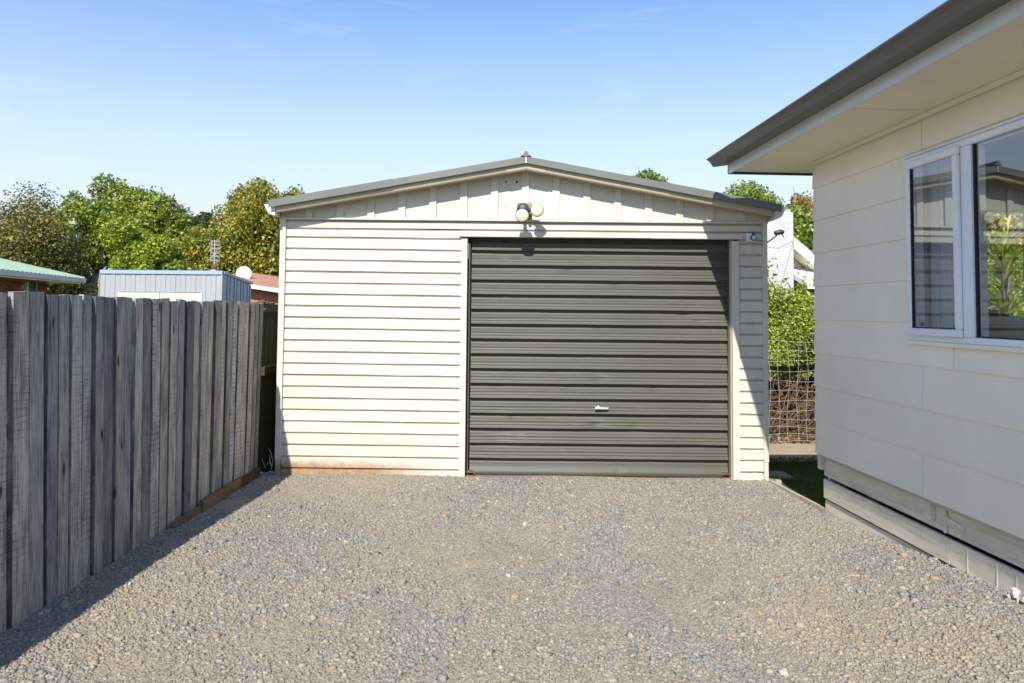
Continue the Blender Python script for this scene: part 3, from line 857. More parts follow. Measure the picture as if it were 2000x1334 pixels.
# rear wall, with the window seen through the room
BX0, BX1, BZ0, BZ1 = 1.165, 2.75, 1.40, 2.27
for (a, b, c, d) in ((0.0, BX0, 0.41, 2.6), (BX1, 7.5, 0.41, 2.6), (BX0, BX1, 0.41, BZ0), (BX0, BX1, BZ1, 2.6)):
    MB().box(a + 0.0905 if a == 0.0 else a, b, -0.095, 0.0, c, d).build('rear_wall', MT['hcream'], house)
for (a, b, c, d) in ((BX0, BX1, BZ0, BZ0 + 0.045), (BX0, BX1, BZ1 - 0.045, BZ1), (BX0, BX0 + 0.045, BZ0 + 0.0455, BZ1 - 0.0455), (BX1 - 0.045, BX1, BZ0 + 0.0455, BZ1 - 0.0455)):
    MB().box(a, b, -0.07, -0.02, c, d).build('rear_window_frame', MT['alu'], house)
MB().box(0.091, 5.2, -4.2, -0.096, 0.42, 0.45).build('room_floor', MT['carpet'], house)
MB().box(0.091, 5.2, -4.2, -0.096, 2.50, 2.52).build('room_ceiling', MT['room'], house)
MB().box(5.2, 5.25, -4.2, -0.096, 0.42, 2.52).build('room_wall', MT['room'], house)
MB().box(0.091, 5.2, -4.25, -4.2, 0.42, 2.52).build('room_wall', MT['room'], house)
# soffit sheets
SZ = 2.590
FX = -0.505
ys_ = [0.405, -1.41, -2.78, -4.15, -5.5, -6.9, YE]
for a, b in zip(ys_[:-1], ys_[1:]):
    MB().box(FX + 0.021, -0.001, b + 0.004, a - 0.004, SZ, SZ + 0.008).build('soffit_sheet', MT['soffit'], house)
MB().box(0.0, 7.5, 0.001, 0.405, SZ, SZ + 0.008).build('soffit_sheet', MT['soffit'], house)
MB().box(FX + 0.02, -0.002, YE, 0.40, SZ + 0.0085, SZ + 0.014).build('soffit_joint_backing', MT['gutter_dark'], house)
prof = [(-0.0145, SZ - 0.001), (-0.034, SZ - 0.001), (-0.034, SZ - 0.009), (-0.0145, SZ - 0.026)]
MB().prism(prof, YE, -0.012, 'y').build('soffit_moulding', MT['soffit'], house)
# fascias
MB().box(FX, FX + 0.02, YE, 0.43, SZ - 0.010, 2.72).build('fascia', MT['white_trim'], house)
MB().box(FX, 7.5, 0.4305, 0.45, SZ - 0.012, 2.72).build('fascia', MT['roof_dark'], house)
# gutter with a shaped front
gp = [(FX - 0.001, 2.655), (FX - 0.108, 2.640), (FX - 0.116, 2.644), (FX - 0.126, 2.660), (FX - 0.142, 2.682), (FX - 0.158, 2.693), (FX - 0.166, 2.697), (FX - 0.167, 2.705), (FX - 0.158, 2.706), (FX - 0.154, 2.698),
      (FX - 0.138, 2.690), (FX - 0.120, 2.664), (FX - 0.106, 2.646), (FX - 0.004, 2.661), (FX - 0.004, 2.712), (FX - 0.001, 2.712)]
MB().prism(gp, YE, 0.475, 'y').build('gutter', MT['gutter_dark'], house)
MB().prism([(FX - 0.001, 2.657), (FX - 0.106, 2.647), (FX - 0.138, 2.689), (FX - 0.155, 2.697), (FX - 0.155, 2.703), (FX - 0.001, 2.703)], 0.4705, 0.474, 'y').build('gutter_stop_end', MT['gutter_dark'], house)
for yb in (0.12, -2.7):
    MB().prism([(FX - 0.001, 2.6535), (FX - 0.108, 2.6385), (FX - 0.118, 2.643), (FX - 0.144, 2.681), (FX - 0.140, 2.682), (FX - 0.114, 2.645), (FX - 0.001, 2.6565)], yb, yb + 0.012, 'y').build('gutter_joint', MT['gutter_dark'], house)
# hipped roof
rp_ = math.tan(math.radians(17))
ex0, ey0 = FX - 0.06, 0.48
run = 4.2
def roofz(d): return 2.715 + d * rp_
A = (ex0, ey0, roofz(0)); B = (ex0, YE, roofz(0)); Cc = (ex0 + run, YE, roofz(run)); Dd = (ex0 + run, ey0 - run, roofz(run))
E_ = (ex0 + 2 * run, ey0, roofz(0)); F_ = (ex0 + 2 * run, YE, roofz(0))
for nm, poly in (('roof_slope', [A, B, Cc, Dd]), ('roof_slope', [A, Dd, E_]), ('roof_slope', [E_, Dd, Cc, F_])):
    n = len(poly)
    vs_ = poly + [(x, y, z - 0.018) for (x, y, z) in poly]
    MB().add(vs_, [tuple(range(n)), tuple(range(2 * n - 1, n - 1, -1))] + [(i, n + i, n + (i + 1) % n, (i + 1) % n) for i in range(n)]).build(nm, MT['roof_dark'], house)
MB().tube([A, Dd], 0.05, 8).build('hip_cap', MT['roof_dark'], house)

# window unit
win = empty('window', (0, 0, 0)); win.parent = house
def wbar(y0, y1, z0, z1, xa, xb, name, par=win, m='alu', bev=0.004):
    return MB().box(xa, xb, min(y0, y1), max(y0, y1), z0, z1).build(name, MT[m], par, bevel=bev)
fr = wbar(WY0, WY1, WZ1 - 0.038, WZ1, -0.030, 0.05, 'frame')
wbar(WY0, WY1, WZ0 + 0.018, WZ0 + 0.052, -0.030, 0.05, 'frame')
wbar(WY0, WY0 - 0.036, WZ0 + 0.0525, WZ1 - 0.0385, -0.030, 0.05, 'frame')
wbar(WY1, WY1 + 0.036, WZ0 + 0.0525, WZ1 - 0.0385, -0.030, 0.05, 'frame')
wbar(-1.664, -1.742, WZ0 + 0.0525, WZ1 - 0.0385, -0.034, 0.05, 'mullion')
wbar(WY0 + 0.006, WY1, WZ0 - 0.006, WZ0 + 0.0175, -0.036, 0.0, 'sill', m='hcream')
wbar(WY0 + 0.012, WY1, WZ1 + 0.001, WZ1 + 0.012, -0.036, 0.0, 'head_flashing', m='alu', bev=0.002)
sash = empty('sash', (0, 0, 0)); sash.parent = win
sy0, sy1, sz0, sz1 = -1.222, -1.668, 1.334, 2.330
wbar(sy0, sy1, sz1 - 0.042, sz1, -0.056, -0.0305, 'sash_rail', sash, bev=0.006)
wbar(sy0, sy1, sz0, sz0 + 0.042, -0.056, -0.0305, 'sash_rail', sash, bev=0.006)
wbar(sy0, sy0 - 0.040, sz0 + 0.0425, sz1 - 0.0425, -0.056, -0.0305, 'sash_stile', sash, bev=0.006)
wbar(sy1, sy1 + 0.040, sz0 + 0.0425, sz1 - 0.0425, -0.056, -0.0305, 'sash_stile', sash, bev=0.006)
def pane(y0, y1, z0, z1, x, par):
    me = bpy.data.meshes.new('pane')
    me.from_pydata([(x, y0, z0), (x, y1, z0), (x, y1, z1), (x, y0, z1)], [], [(0, 1, 2, 3)])
    me.update()
    if me.polygons[0].normal.x > 0: me.flip_normals()
    return link_mesh('pane', me, MT['glass'], par)
pane(-1.255, -1.635, 1.37, 2.295, -0.042, sash)
pane(-1.7425, WY1 + 0.03, 1.33, 2.325, -0.010, win)
for a in (-1.743, -1.755):
    pass
wbar(-1.7425, -1.752, 1.338, 2.3215, -0.020, -0.004, 'gasket', m='black', bev=0)
wbar(-1.7525, WY1 + 0.036, 1.3375, 1.345, -0.020, -0.004, 'gasket', m='black', bev=0)
wbar(-1.2625, -1.268, 1.3765, 2.2875, -0.052, -0.036, 'gasket', sash, 'black', 0)
wbar(-1.268, -1.6275, 1.3765, 1.382, -0.052, -0.036, 'gasket', sash, 'black', 0)
wbar(-1.30, -1.315, 1.385, 1.41, -0.03, -0.015, 'stay', sash, 'black', 0)
wbar(-1.585, -1.60, 1.385, 1.40, -0.03, -0.015, 'stay', sash, 'black', 0)

# base of the house: slatted painted boards, blocks, hinge
MB().prism([(0.046, 0.262), (0.066, 0.262), (0.066, 0.42), (0.046, 0.42)], YE, -0.004, 'y').build('base_board', MT['baseboard'], house)
for a, b in ((-0.004, -1.411), (-1.414, -4.0), (-4.003, YE)):
    MB().prism([(0.040, 0.100), (0.062, 0.100), (0.062, 0.236), (0.040, 0.236)], b, a, 'y').build('base_board', MT['baseboard'], house, bevel=0.002)
for a, b in ((-0.004, -2.6), (-2.603, YE)):
    MB().prism([(0.052, -0.12), (0.072, -0.12), (0.072, 0.084), (0.052, 0.084)], b, a, 'y').build('base_board', MT['baseboard'], house)
for y in (-1.555, -1.769, -1.896):
    MB().box(0.0375, 0.0398, y - 0.004, y + 0.004, 0.104, 0.232).build('board_crack_batten', MT['baseboard'], house)
for (a, b) in ((0.030, -0.02), (-1.231, -1.291)):
    MB().box(0.012, 0.0455, b, a, 0.305, 0.424).build('packing_block', MT['baseboard'], house, bevel=0.002)
hg = MB(); hg.box(0.0375, 0.0395, -1.40, -1.375, 0.265, 0.40)
hg.add([(0.0355, -1.40, 0.355), (0.0355, -1.40, 0.305), (0.0355, -1.535, 0.318), (0.0355, -1.535, 0.335), (0.0455, -1.40, 0.355), (0.0455, -1.40, 0.305), (0.0455, -1.535, 0.318), (0.0455, -1.535, 0.335)],
       [(0, 1, 2, 3), (7, 6, 5, 4), (0, 4, 5, 1), (1, 5, 6, 2), (2, 6, 7, 3), (3, 7, 4, 0)])
hg.tube([(0.036, -1.388, 0.262), (0.036, -1.388, 0.402)], 0.007, 8)
hg.build('strap_hinge', MT['baseboard'], house)
for y in (-0.6, -2.2, -3.8, -5.4):
    MB().box(0.075, 0.17, y - 0.06, y + 0.06, -0.2, 0.40).build('pile', MT['roof_dark'], house)
MB().box(0.20, 0.22, YE, -0.01, -0.2, 0.41).build('underfloor_lining', MT['roof_dark'], house)
MB().box(0.0, 7.4, -0.03, -0.005, -0.45, 0.405).build('rear_base', MT['baseboard'], house).location = (0.075, 0, 0)

# curtains
def curtain(name, label, pts, z0, z1, amp, folds, m, flare=0.0):
    (xa, ya), (xb, yb) = pts
    n, k = 90, 14
    dx, dy = xb - xa, yb - ya; L = math.hypot(dx, dy); nx_, ny_ = -dy / L, dx / L
    V = []
    for j in range(k):
        w = j / (k - 1)
        for i in range(n):
            t = i / (n - 1)
            sq = 1 - flare * (math.exp(-((w - 0.0) / 0.25) ** 2))
            tt = 0.5 + (t - 0.5) * (1 - 0.0) * sq
            o = amp * (math.sin(2 * math.pi * folds * t + 0.7 * math.sin(3 * w)) + 0.35 * math.sin(2 * math.pi * folds * 2.3 * t + 1.3)) * (0.55 + 0.45 * w)
            V.append((xa + dx * tt + nx_ * o, ya + dy * tt + ny_ * o, z1 + (z0 - z1) * w))
    i = np.arange(n * k).reshape(k, n)
    Fc = np.stack([i[:-1, :-1], i[:-1, 1:], i[1:, 1:], i[1:, :-1]], -1).reshape(-1, 4)
    base = Vector((pts[0][0], pts[0][1], z0))
    o = fast_mesh(name, np.array(V), Fc, m, None, True)
    tag(o, label, 'curtain')
    return o
def hl(x, y):      # house-local to world, xy
    c, s_ = math.cos(0.05), math.sin(0.05)
    return (2.273 + x * c - y * s_, 5.358 + x * s_ + y * c)
curtain('curtain', 'white gathered curtain behind the narrow left sash', (hl(0.125, -1.075), hl(0.125, -1.44)), 0.95, 2.42, 0.014, 5, MT['cloth'], 0.1)
curtain('curtain', 'pale curtain hanging across the room seen through the wide pane', (hl(1.44, -0.24), hl(2.7, -0.24)), 0.6, 2.42, 0.03, 10, MT['cloth'])

# ------------------------------------------------------------------ paling fence on the left
fence = empty('paling_fence', (-2.24, 3.2, 0))
tag(fence, 'grey weathered timber paling fence along the left of the driveway', 'fence')
def fx_base(y): return -2.243 + 0.0135 * (y - 3.2)
def fx_top(y): return -2.303 + 0.040 * (y - 3.2)
def local(mb, org):
    mb.v = [(x - org[0], y - org[1], z - org[2]) for (x, y, z) in mb.v]; return mb
y = -1.0
idx = 0
FO = (-2.24, 3.2, 0)
while y < 6.27:
    w = random.uniform(0.088, 0.122) if y < 6.15 else 0.09
    proud = ((0.008 if idx % 2 else 0.0) + random.choice((0.0, 0.003))) + random.uniform(-0.002, 0.003)
    zt = 1.520 - 0.006 * (y - 3.2) + random.uniform(-0.007, 0.005)
    lean = random.gauss(0, 0.0025)
    gap = random.choice((0.007, 0.009, 0.012, 0.016))
    zs = [-0.08, 0.4, 0.8, 1.2, zt]
    bow = random.gauss(0, 0.0015)
    vs_ = []
    tl, tr_ = random.uniform(-0.008, 0.004), random.uniform(-0.008, 0.004)
    for j, z in enumerate(zs):
        t = z / 1.52
        xf = fx_base(y) * (1 - t) + fx_top(y) * t + proud + bow * math.sin(max(0, t) * math.pi)
        ya, yb = y + lean * t + random.gauss(0, 0.0012), y + w - gap + lean * t + random.gauss(0, 0.0012)
        za, zb = (z + tl, z + tr_) if j == 4 else (z, z)
        vs_ += [(xf, ya, za), (xf, yb, zb), (xf - 0.026, yb, zb), (xf - 0.026, ya, za)]
    fs = []
    for j in range(4):
        for k in range(4):
            fs.append((j * 4 + k, j * 4 + (k + 1) % 4, (j + 1) * 4 + (k + 1) % 4, (j + 1) * 4 + k))
    fs += [(3, 2, 1, 0), (16, 17, 18, 19)]
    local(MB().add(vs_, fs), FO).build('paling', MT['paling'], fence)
    y += w; idx += 1
for z in (0.30, 0.85, 1.36):
    t = z / 1.52
    A_ = (fx_base(-1) * (1 - t) + fx_top(-1) * t - 0.024, -1.0); B_ = (fx_base(6.25) * (1 - t) + fx_top(6.25) * t - 0.024, 6.25)
    vs_ = []
    for (x, yy) in (A_, B_):
        vs_ += [(x, yy, z), (x - 0.045, yy, z), (x - 0.045, yy, z + 0.07), (x, yy, z + 0.07)]
    local(MB().add(vs_, [(0, 1, 2, 3), (7, 6, 5, 4), (0, 4, 5, 1), (1, 5, 6, 2), (2, 6, 7, 3), (3, 7, 4, 0)]), FO).build('rail', MT['mossy'], fence)
for yy in (0.4, 2.4, 4.4, 6.2):
    local(MB().box(-2.43, -2.34, yy - 0.045, yy + 0.045, -0.3, 1.42), FO).build('post', MT['mossy'], fence)
for (ya, yb, dz, dx) in ((4.72, 5.12, 0.060, 0.0), (5.13, 5.86, 0.095, 0.004), (5.865, 6.26, 0.085, 0.0)):
    x = fx_base(ya) + 0.026 + dx
    local(MB().box(x, x + 0.022, ya, yb, -0.06, dz), FO).build('kick_board', MT['kick'], fence, bevel=0.002)

# darker return fence in the gap between fence and garage
f2 = empty('mossy_fence', (-2.3, 6.5, -0.1))
tag(f2, 'dark mossy paling fence in the gap left of the garage', 'fence')
y = 6.42
O2 = (-2.3, 6.5, -0.1)
while y < 9.5:
    w = random.uniform(0.10, 0.14)
    x = -2.245 + random.uniform(-0.006, 0.006)
    local(MB().box(x - 0.02, x, y, y + w - 0.004, -0.15, 1.50 + random.uniform(-0.02, 0.01)), O2).build('paling', MT['mossy'], f2)
    y += w
for z in (0.86, 1.42):
    local(MB().box(-2.238, -2.19, 6.40, 9.4, z, z + 0.075), O2).build('rail', MT['mossy'], f2)
for k, (yy, s_) in enumerate(((6.30, 0.022), (6.37, 0.03), (6.50, 0.022))):
    b_ = MB().lathe([(0, s_ * 0.7), (s_ * 0.5, s_), (s_ * 1.1, s_ * 0.6)], (-2.215, yy, 1.497), (0, 0.2, 1), 7)
    o = local(b_, (-2.215, yy, 1.497)).build('broken_brick', MT['rusty'], None); o.location = (-2.215, yy, 1.497)
    tag(o, ['small lump of broken brick on the end of the grey fence', 'middle lump of broken brick on the fence end', 'lump of broken brick on the mossy fence top'][k], 'brick', 'broken brick pieces on the fence')

# dry twigs at the garage corner
tw = empty('dry_weed', (-2.12, 6.28, 0.0))
tag(tw, 'dry pale weed stalks at the left foot of the garage', 'weed')
for pts in ([(0.05, 0.0, 0.06), (0.06, 0, 0.14), (0.045, 0, 0.20), (0.02, 0, 0.25)], [(0.055, 0, 0.08), (0.035, 0, 0.14), (0.032, 0, 0.19)], [(0.05, 0, 0.10), (0.02, 0, 0.13), (0.012, 0, 0.10)], [(-0.04, 0.02, 0.15), (-0.02, 0.02, 0.10), (-0.01, 0.02, 0.07)]):
    MB().tube(pts, [0.0035, 0.003, 0.003, 0.002][:len(pts)], 5).build('stalk', MT['palebark'], tw)
MB().add([(0.0, -0.01, 0.02), (0.03, -0.01, 0.05), (0.07, -0.01, 0.055), (0.075, 0.0, 0.035), (0.035, -0.02, 0.04)], [(0, 1, 4), (1, 2, 3, 4)]).build('leaf', MT['palebark'], tw)

# timber edging between gravel and lawn
ed = empty('timber_edging', (2.28, 5.8, 0))
tag(ed, 'pale timber edging board between gravel and shaded lawn', 'edging')
def bar(a, b, wdt, z0, z1):
    a, b = Vector(a + (0,)), Vector(b + (0,)); d = (b - a).normalized(); nrm = Vector((-d.y, d.x, 0)) * wdt
    p = [a, b, b - nrm, a - nrm]
    return MB().add([(q.x, q.y, z0) for q in p] + [(q.x, q.y, z1) for q in p], [(3, 2, 1, 0), (4, 5, 6, 7), (0, 1, 5, 4), (1, 2, 6, 5), (2, 3, 7, 6), (3, 0, 4, 7)])
local(bar((2.352, 5.36), (2.262, 6.27), -0.026, -0.1, 0.012), (2.28, 5.8, 0)).build('board', MT['edging'], ed)
local(MB().box(2.268, 2.312, 6.18, 6.225, -0.1, 0.030), (2.28, 5.8, 0)).build('peg', MT['edging'], ed)
pad = MB().box(2.36, 2.80, 7.05, 7.45, -0.3, float(lawn_z(0, 7.2)) + 0.035).build('paving_slab', MT['dirt'])
tag(pad, 'small flat paving slab lying in the shaded lawn', 'slab')

# crumpled white scrap against the house base
def lump(name, parts, org, m, label, cat):
    e = empty(name, org); tag(e, label, cat)
    for nm, c, r, sq in parts:
        bm = bmesh.new(); bmesh.ops.create_icosphere(bm, subdivisions=2, radius=r)
        for v in bm.verts:
            k = 1 + 0.35 * math.sin(v.co.x * 190 + c[0] * 70) * math.sin(v.co.z * 160) + random.uniform(-0.12, 0.12)
            v.co = Vector((v.co.x * sq[0], v.co.y * sq[1], v.co.z * sq[2])) * k + Vector(c)
        me = bpy.data.meshes.new(nm); bm.to_mesh(me); bm.free()
        link_mesh(nm, me, m, e)
sx, sy = hl(-0.035, -1.99)
MT['paper'] = paint('white_scrap', (0.50, 0.47, 0.43), 0.6, 0.1, 30)
lump('white_scrap', [('lobe', (0, 0, 0.040), 0.020, (1.0, 0.8, 1.1)), ('lobe', (-0.012, 0.03, 0.020), 0.012, (1, 1, 1)), ('lobe', (0.018, -0.035, 0.034), 0.017, (0.9, 0.7, 1.3)), ('lobe', (-0.005, 0.012, 0.058), 0.011, (1, 1.5, 0.8)), ('lobe', (0.0, -0.01, 0.02), 0.010, (0.6, 0.6, 2.2))],
     (sx, sy, float(gz(sx, sy)) + 0.002), MT['paper'], 'crumpled white scrap lying against the house base boards', 'scrap')

# ------------------------------------------------------------------ foliage tools
def leaf_cloud(P, N, size, aspect=1.7, tilt=0.8, sizevar=0.22, droop=0.0):
    """rhombic leaves at points P with loose normals N -> verts, faces"""
    n = len(P)
    N = N + rng.normal(0, tilt, (n, 3)); N /= np.linalg.norm(N, axis=1, keepdims=True) + 1e-9
    R = rng.normal(0, 1, (n, 3)); R[:, 2] -= droop
    T = R - (R * N).sum(1, keepdims=True) * N; T /= np.linalg.norm(T, axis=1, keepdims=True) + 1e-9
    B = np.cross(N, T)
    s = size * np.exp(rng.normal(0, sizevar, n))[:, None]
    a, b = T * s * aspect * 0.5, B * s * 0.5
    bend = N * s * 0.18
    V = np.stack([P - a, P + b - bend * 0.3, P + a - bend, P - b - bend * 0.3], 1).reshape(-1, 3)
    F = np.arange(n * 4).reshape(-1, 4)
    return V, F

def crown_points(lobes, n, shell=0.5, jitter=0.08):
    """points spread through the outer part of many ellipsoid lobes"""
    L = np.array(lobes, float)
    wt = (L[:, 3] * L[:, 4] * L[:, 5]) ** (2 / 3); wt /= wt.sum()
    k = rng.choice(len(L), n, p=wt)
    d = rng.normal(0, 1, (n, 3)); d /= np.linalg.norm(d, axis=1, keepdims=True)
    r = (shell + (1.08 - shell) * rng.random(n) ** 0.7)[:, None]
    P = L[k, :3] + d * r * L[k, 3:6] + rng.normal(0, jitter, (n, 3)) * L[k, 3:6].mean(1, keepdims=True)
    return P, d

def make_lobes(cx, cy, cz, rx, ry, rz, n, lobe=0.38, flat=0.8, seed=0):
    r = np.random.default_rng(seed)
    out = []
    for i in range(n):
        d = r.normal(0, 1, 3); d /= np.linalg.norm(d)
        q = r.random() ** 0.45 * 0.82
        s = lobe * (0.65 + 0.7 * r.random())
        out.append((cx + d[0] * q * rx, cy + d[1] * q * ry, cz + d[2] * q * rz, rx * s, ry * s, rz * s * flat))
    return out

def tree(name, label, base, lobes, n, leaf, m, bark='bark', trunk_r=0.25, aspect=1.5, shell=0.55, tilt=0.8, group='trees behind the garage', limbs=10, droop=0.0):
    e = empty(name, base); tag(e, label, 'tree', group)
    P, N = crown_points(lobes, n, shell)
    P = P - np.array(base)
    V, F = leaf_cloud(P, N, leaf, aspect, tilt, droop=droop)
    fast_mesh('crown', V, F, m, e)
    L = np.array(lobes); c = L[:, :3].mean(0) - np.array(base)
    mb = MB()
    fork = Vector((c[0] * 0.5, c[1] * 0.5, c[2] * 0.5))
    mb.tube([(0, 0, -0.5), tuple(fork * 0.5 + Vector((0.1, 0, 0))), tuple(fork), tuple(Vector(c))], [trunk_r, trunk_r * 0.85, trunk_r * 0.7, trunk_r * 0.3], 7)
    for q in L[rng.permutation(len(L))[:limbs]]:
        t = Vector(q[:3]) - Vector(base); mid = (fork + t) / 2 + Vector(rng.normal(0, 0.15, 3))
        mb.tube([tuple(fork), tuple(mid), tuple(t), tuple(t + (t - mid) * 0.35)], [trunk_r * 0.45, trunk_r * 0.28, trunk_r * 0.13, trunk_r * 0.05], 5)
    mb.build('trunk', MT[bark], e)
    return e

G0 = -0.46
YG = leafmat('leaf_yellow_green', [(0, (0.084, 0.138, 0.021)), (0.35, (0.168, 0.240, 0.031)), (0.7, (0.335, 0.406, 0.051)), (0.92, (0.503, 0.535, 0.068)), (1, (0.571, 0.406, 0.086))])
BG = leafmat('leaf_bright_green', [(0, (0.128, 0.196, 0.020)), (0.5, (0.293, 0.374, 0.033)), (1, (0.495, 0.554, 0.058))])
BR = leafmat('leaf_brown_green', [(0, (0.056, 0.066, 0.020)), (0.4, (0.136, 0.140, 0.032)), (0.75, (0.255, 0.244, 0.058)), (1, (0.415, 0.319, 0.097))], trans=0.2)
AU = leafmat('leaf_autumn_green', [(0, (0.090, 0.134, 0.020)), (0.4, (0.218, 0.259, 0.033)), (0.75, (0.455, 0.433, 0.058)), (0.92, (0.673, 0.454, 0.066)), (1, (0.713, 0.309, 0.058))])
DG = leafmat('leaf_dark_green', [(0, (0.019, 0.039, 0.016)), (0.6, (0.046, 0.078, 0.026)), (1, (0.091, 0.130, 0.039))], trans=0.2)
MG = leafmat('leaf_mid_green', [(0, (0.083, 0.142, 0.022)), (0.5, (0.207, 0.294, 0.046)), (0.85, (0.351, 0.418, 0.083)), (1, (0.618, 0.626, 0.218))], rough=0.35)
OR = leafmat('leaf_orange', [(0, (0.135, 0.135, 0.027)), (0.45, (0.324, 0.257, 0.047)), (0.8, (0.486, 0.270, 0.061)), (1, (0.567, 0.216, 0.068))])

lb = make_lobes(-24.0, 36, 3.6, 3.1, 2.6, 3.2, 34, 0.36, 1.0, 1) + make_lobes(-26.4, 36, 2.4, 1.8, 2.0, 2.4, 10, 0.4, 1.0, 21)
tree('beech_tree', 'brownish fine-twigged tree at the far left behind the brick house', (-24.2, 36, G0), lb, 60000, 0.078, BR, 'palebark', 0.22, 1.7, 0.15, 1.0, limbs=26)
lb = make_lobes(-24.0, 41, 5.7, 2.7, 2.2, 3.5, 30, 0.30, 0.9, 2)
tree('maple_tree', 'tall yellow-green tree rising behind the brownish tree', (-23.8, 41, G0), lb, 19000, 0.125, YG, trunk_r=0.25)
lb = make_lobes(-16.9, 32, 3.5, 1.75, 1.5, 2.4, 40, 0.26, 0.8, 3)
tree('conifer_tree', 'dense bright lime-green bushy tree above the grey shed', (-16.9, 32, G0), lb, 24000, 0.085, BG, shell=0.75, tilt=0.6, trunk_r=0.2)
lb = make_lobes(-19.0, 38, 4.9, 2.6, 2.0, 3.1, 34, 0.27, 0.9, 4)
tree('maple_tree', 'airy yellow-green tree right of the lime-green tree', (-18.8, 38, G0), lb, 19000, 0.125, YG, trunk_r=0.22, shell=0.4)
lb = make_lobes(-15.2, 33.0, 3.0, 1.7, 1.4, 1.9, 20, 0.34, 0.9, 41)
tree('shrub_tree', 'low mid-green tree behind the television aerial', (-14.6, 33, G0), lb, 12000, 0.105, MG, trunk_r=0.15)
lb = make_lobes(-24.1, 55, 7.2, 2.2, 2.0, 2.3, 22, 0.36, 0.9, 5)
tree('evergreen_tree', 'distant dark evergreen between the lighter tree tops', (-24.1, 55, G0), lb, 12000, 0.17, DG, trunk_r=0.3, shell=0.7)
lb = make_lobes(-12.2, 34, 4.6, 2.75, 2.2, 3.3, 40, 0.27, 0.9, 6) + make_lobes(-14.0, 34, 3.2, 1.6, 1.6, 2.2, 14, 0.36, 0.9, 61) + make_lobes(-10.9, 34.5, 5.75, 1.35, 1.4, 1.65, 18, 0.34, 0.9, 62)
tree('oak_tree', 'large autumn-tinged tree beside the garage roof end', (-12.2, 34, G0), lb, 44000, 0.10, AU, 'palebark', trunk_r=0.25, shell=0.5, limbs=26)
lb = make_lobes(-8.6, 40, 6.6, 1.3, 1.0, 1.35, 14, 0.35, 0.9, 7)
tree('maple_tree', 'thin treetop just showing over the left roof slope', (-8.6, 40, G0), lb, 2500, 0.10, YG, trunk_r=0.12)
lb = make_lobes(5.35, 30, 6.2, 1.15, 1.0, 1.35, 18, 0.36, 0.8, 8)
tree('round_tree', 'small rounded green treetop above the right roof slope', (5.3, 30, G0), lb, 9000, 0.095, MG, trunk_r=0.15, shell=0.7)
lb = make_lobes(8.5, 26, 4.3, 1.9, 1.6, 2.1, 34, 0.34, 0.8, 9)
tree('round_tree', 'dense rounded green tree between garage and house roofs', (8.5, 26, G0), lb, 24000, 0.085, MG, trunk_r=0.2, shell=0.7, tilt=0.7)
lb = make_lobes(11.9, 28.5, 4.7, 1.5, 1.4, 2.4, 26, 0.27, 0.9, 10)
tree('cherry_tree', 'thin orange-tinged autumn tree under the house eave', (11.9, 28.5, G0), lb, 8500, 0.095, OR, trunk_r=0.14, shell=0.3)
lb = make_lobes(8.6, 21, 2.6, 1.6, 1.3, 1.85, 30, 0.34, 0.85, 12)
tree('camellia_tree', 'dark glossy green tree behind the white chimney', (8.6, 21, G0), lb, 22000, 0.075, MG, trunk_r=0.15, shell=0.6)

# ------------------------------------------------------------------ hedge behind wire netting
hd = empty('hedge', (3.9, 10.9, -0.4))
tag(hd, 'leafy green hedge with bare brown stems behind the wire netting', 'hedge')
n = 84000
X = rng.uniform(2.4, 6.5, n); Z = rng.uniform(0.50, 1.85, n)
front = 10.45 + 0.10 * np.sin(3.1 * X + 2 * Z) + 0.08 * np.sin(7 * X - 5 * Z)
Yv = front + np.abs(rng.normal(0, 0.16, n)) - 0.25 * (Z > 0.7) * (0.3 + 0.7 * np.sin(np.clip((Z - 0.5) / 1.4, 0, 1) * math.pi))
top = 1.70 + 0.16 * np.sin(2.3 * X) + 0.1 * np.sin(6.1 * X)
ok = (Z < top) & (Z > 0.62 + 0.12 * np.sin(4 * X + 1) + rng.normal(0, 0.07, n))
P = np.stack([X, Yv, Z], -1)[ok] - np.array([3.9, 10.9, -0.4])
Nn = np.tile(np.array([0.0, -0.9, 0.45]), (len(P), 1))
HG = leafmat('leaf_hedge', [(0, (0.121, 0.193, 0.025)), (0.4, (0.292, 0.385, 0.043)), (0.8, (0.536, 0.601, 0.086)), (1, (0.803, 0.772, 0.215))], rough=0.4)
V, F = leaf_cloud(P, Nn, 0.025, 1.5, 0.8)
# top cap and loose sprigs
n2 = 20000
X2 = rng.uniform(2.4, 6.5, n2); Y2 = rng.uniform(10.3, 11.4, n2)
Z2 = 1.62 + 0.16 * np.sin(2.3 * X2) + rng.normal(0, 0.09, n2)
V2, F2 = leaf_cloud(np.stack([X2, Y2, Z2], -1) - np.array([3.9, 10.9, -0.4]), np.tile([0., -0.3, 1.0], (n2, 1)), 0.026, 1.5, 0.8)
sprP = []
for k in range(26):
    bx = rng.uniform(3.45, 4.5); hh = rng.uniform(0.15, 0.55) * (1.3 if bx < 3.8 or bx > 4.2 else 0.6)
    lx = rng.normal(0, 0.12)
    for j in range(int(10 + hh * 30)):
        t = rng.random()
        sprP.append((bx + lx * t + rng.normal(0, 0.025), 10.5 + rng.normal(0, 0.05), 1.6 + hh * t))
V3, F3 = leaf_cloud(np.array(sprP) - np.array([3.9, 10.9, -0.4]), np.tile([0., -0.8, 0.4], (len(sprP), 1)), 0.034, 1.8, 0.9)
Vall = np.concatenate([V, V2, V3]); Fall = np.concatenate([F, F2 + len(V), F3 + len(V) + len(V2)])
fast_mesh('foliage', Vall, Fall, HG, hd)
mb = MB()
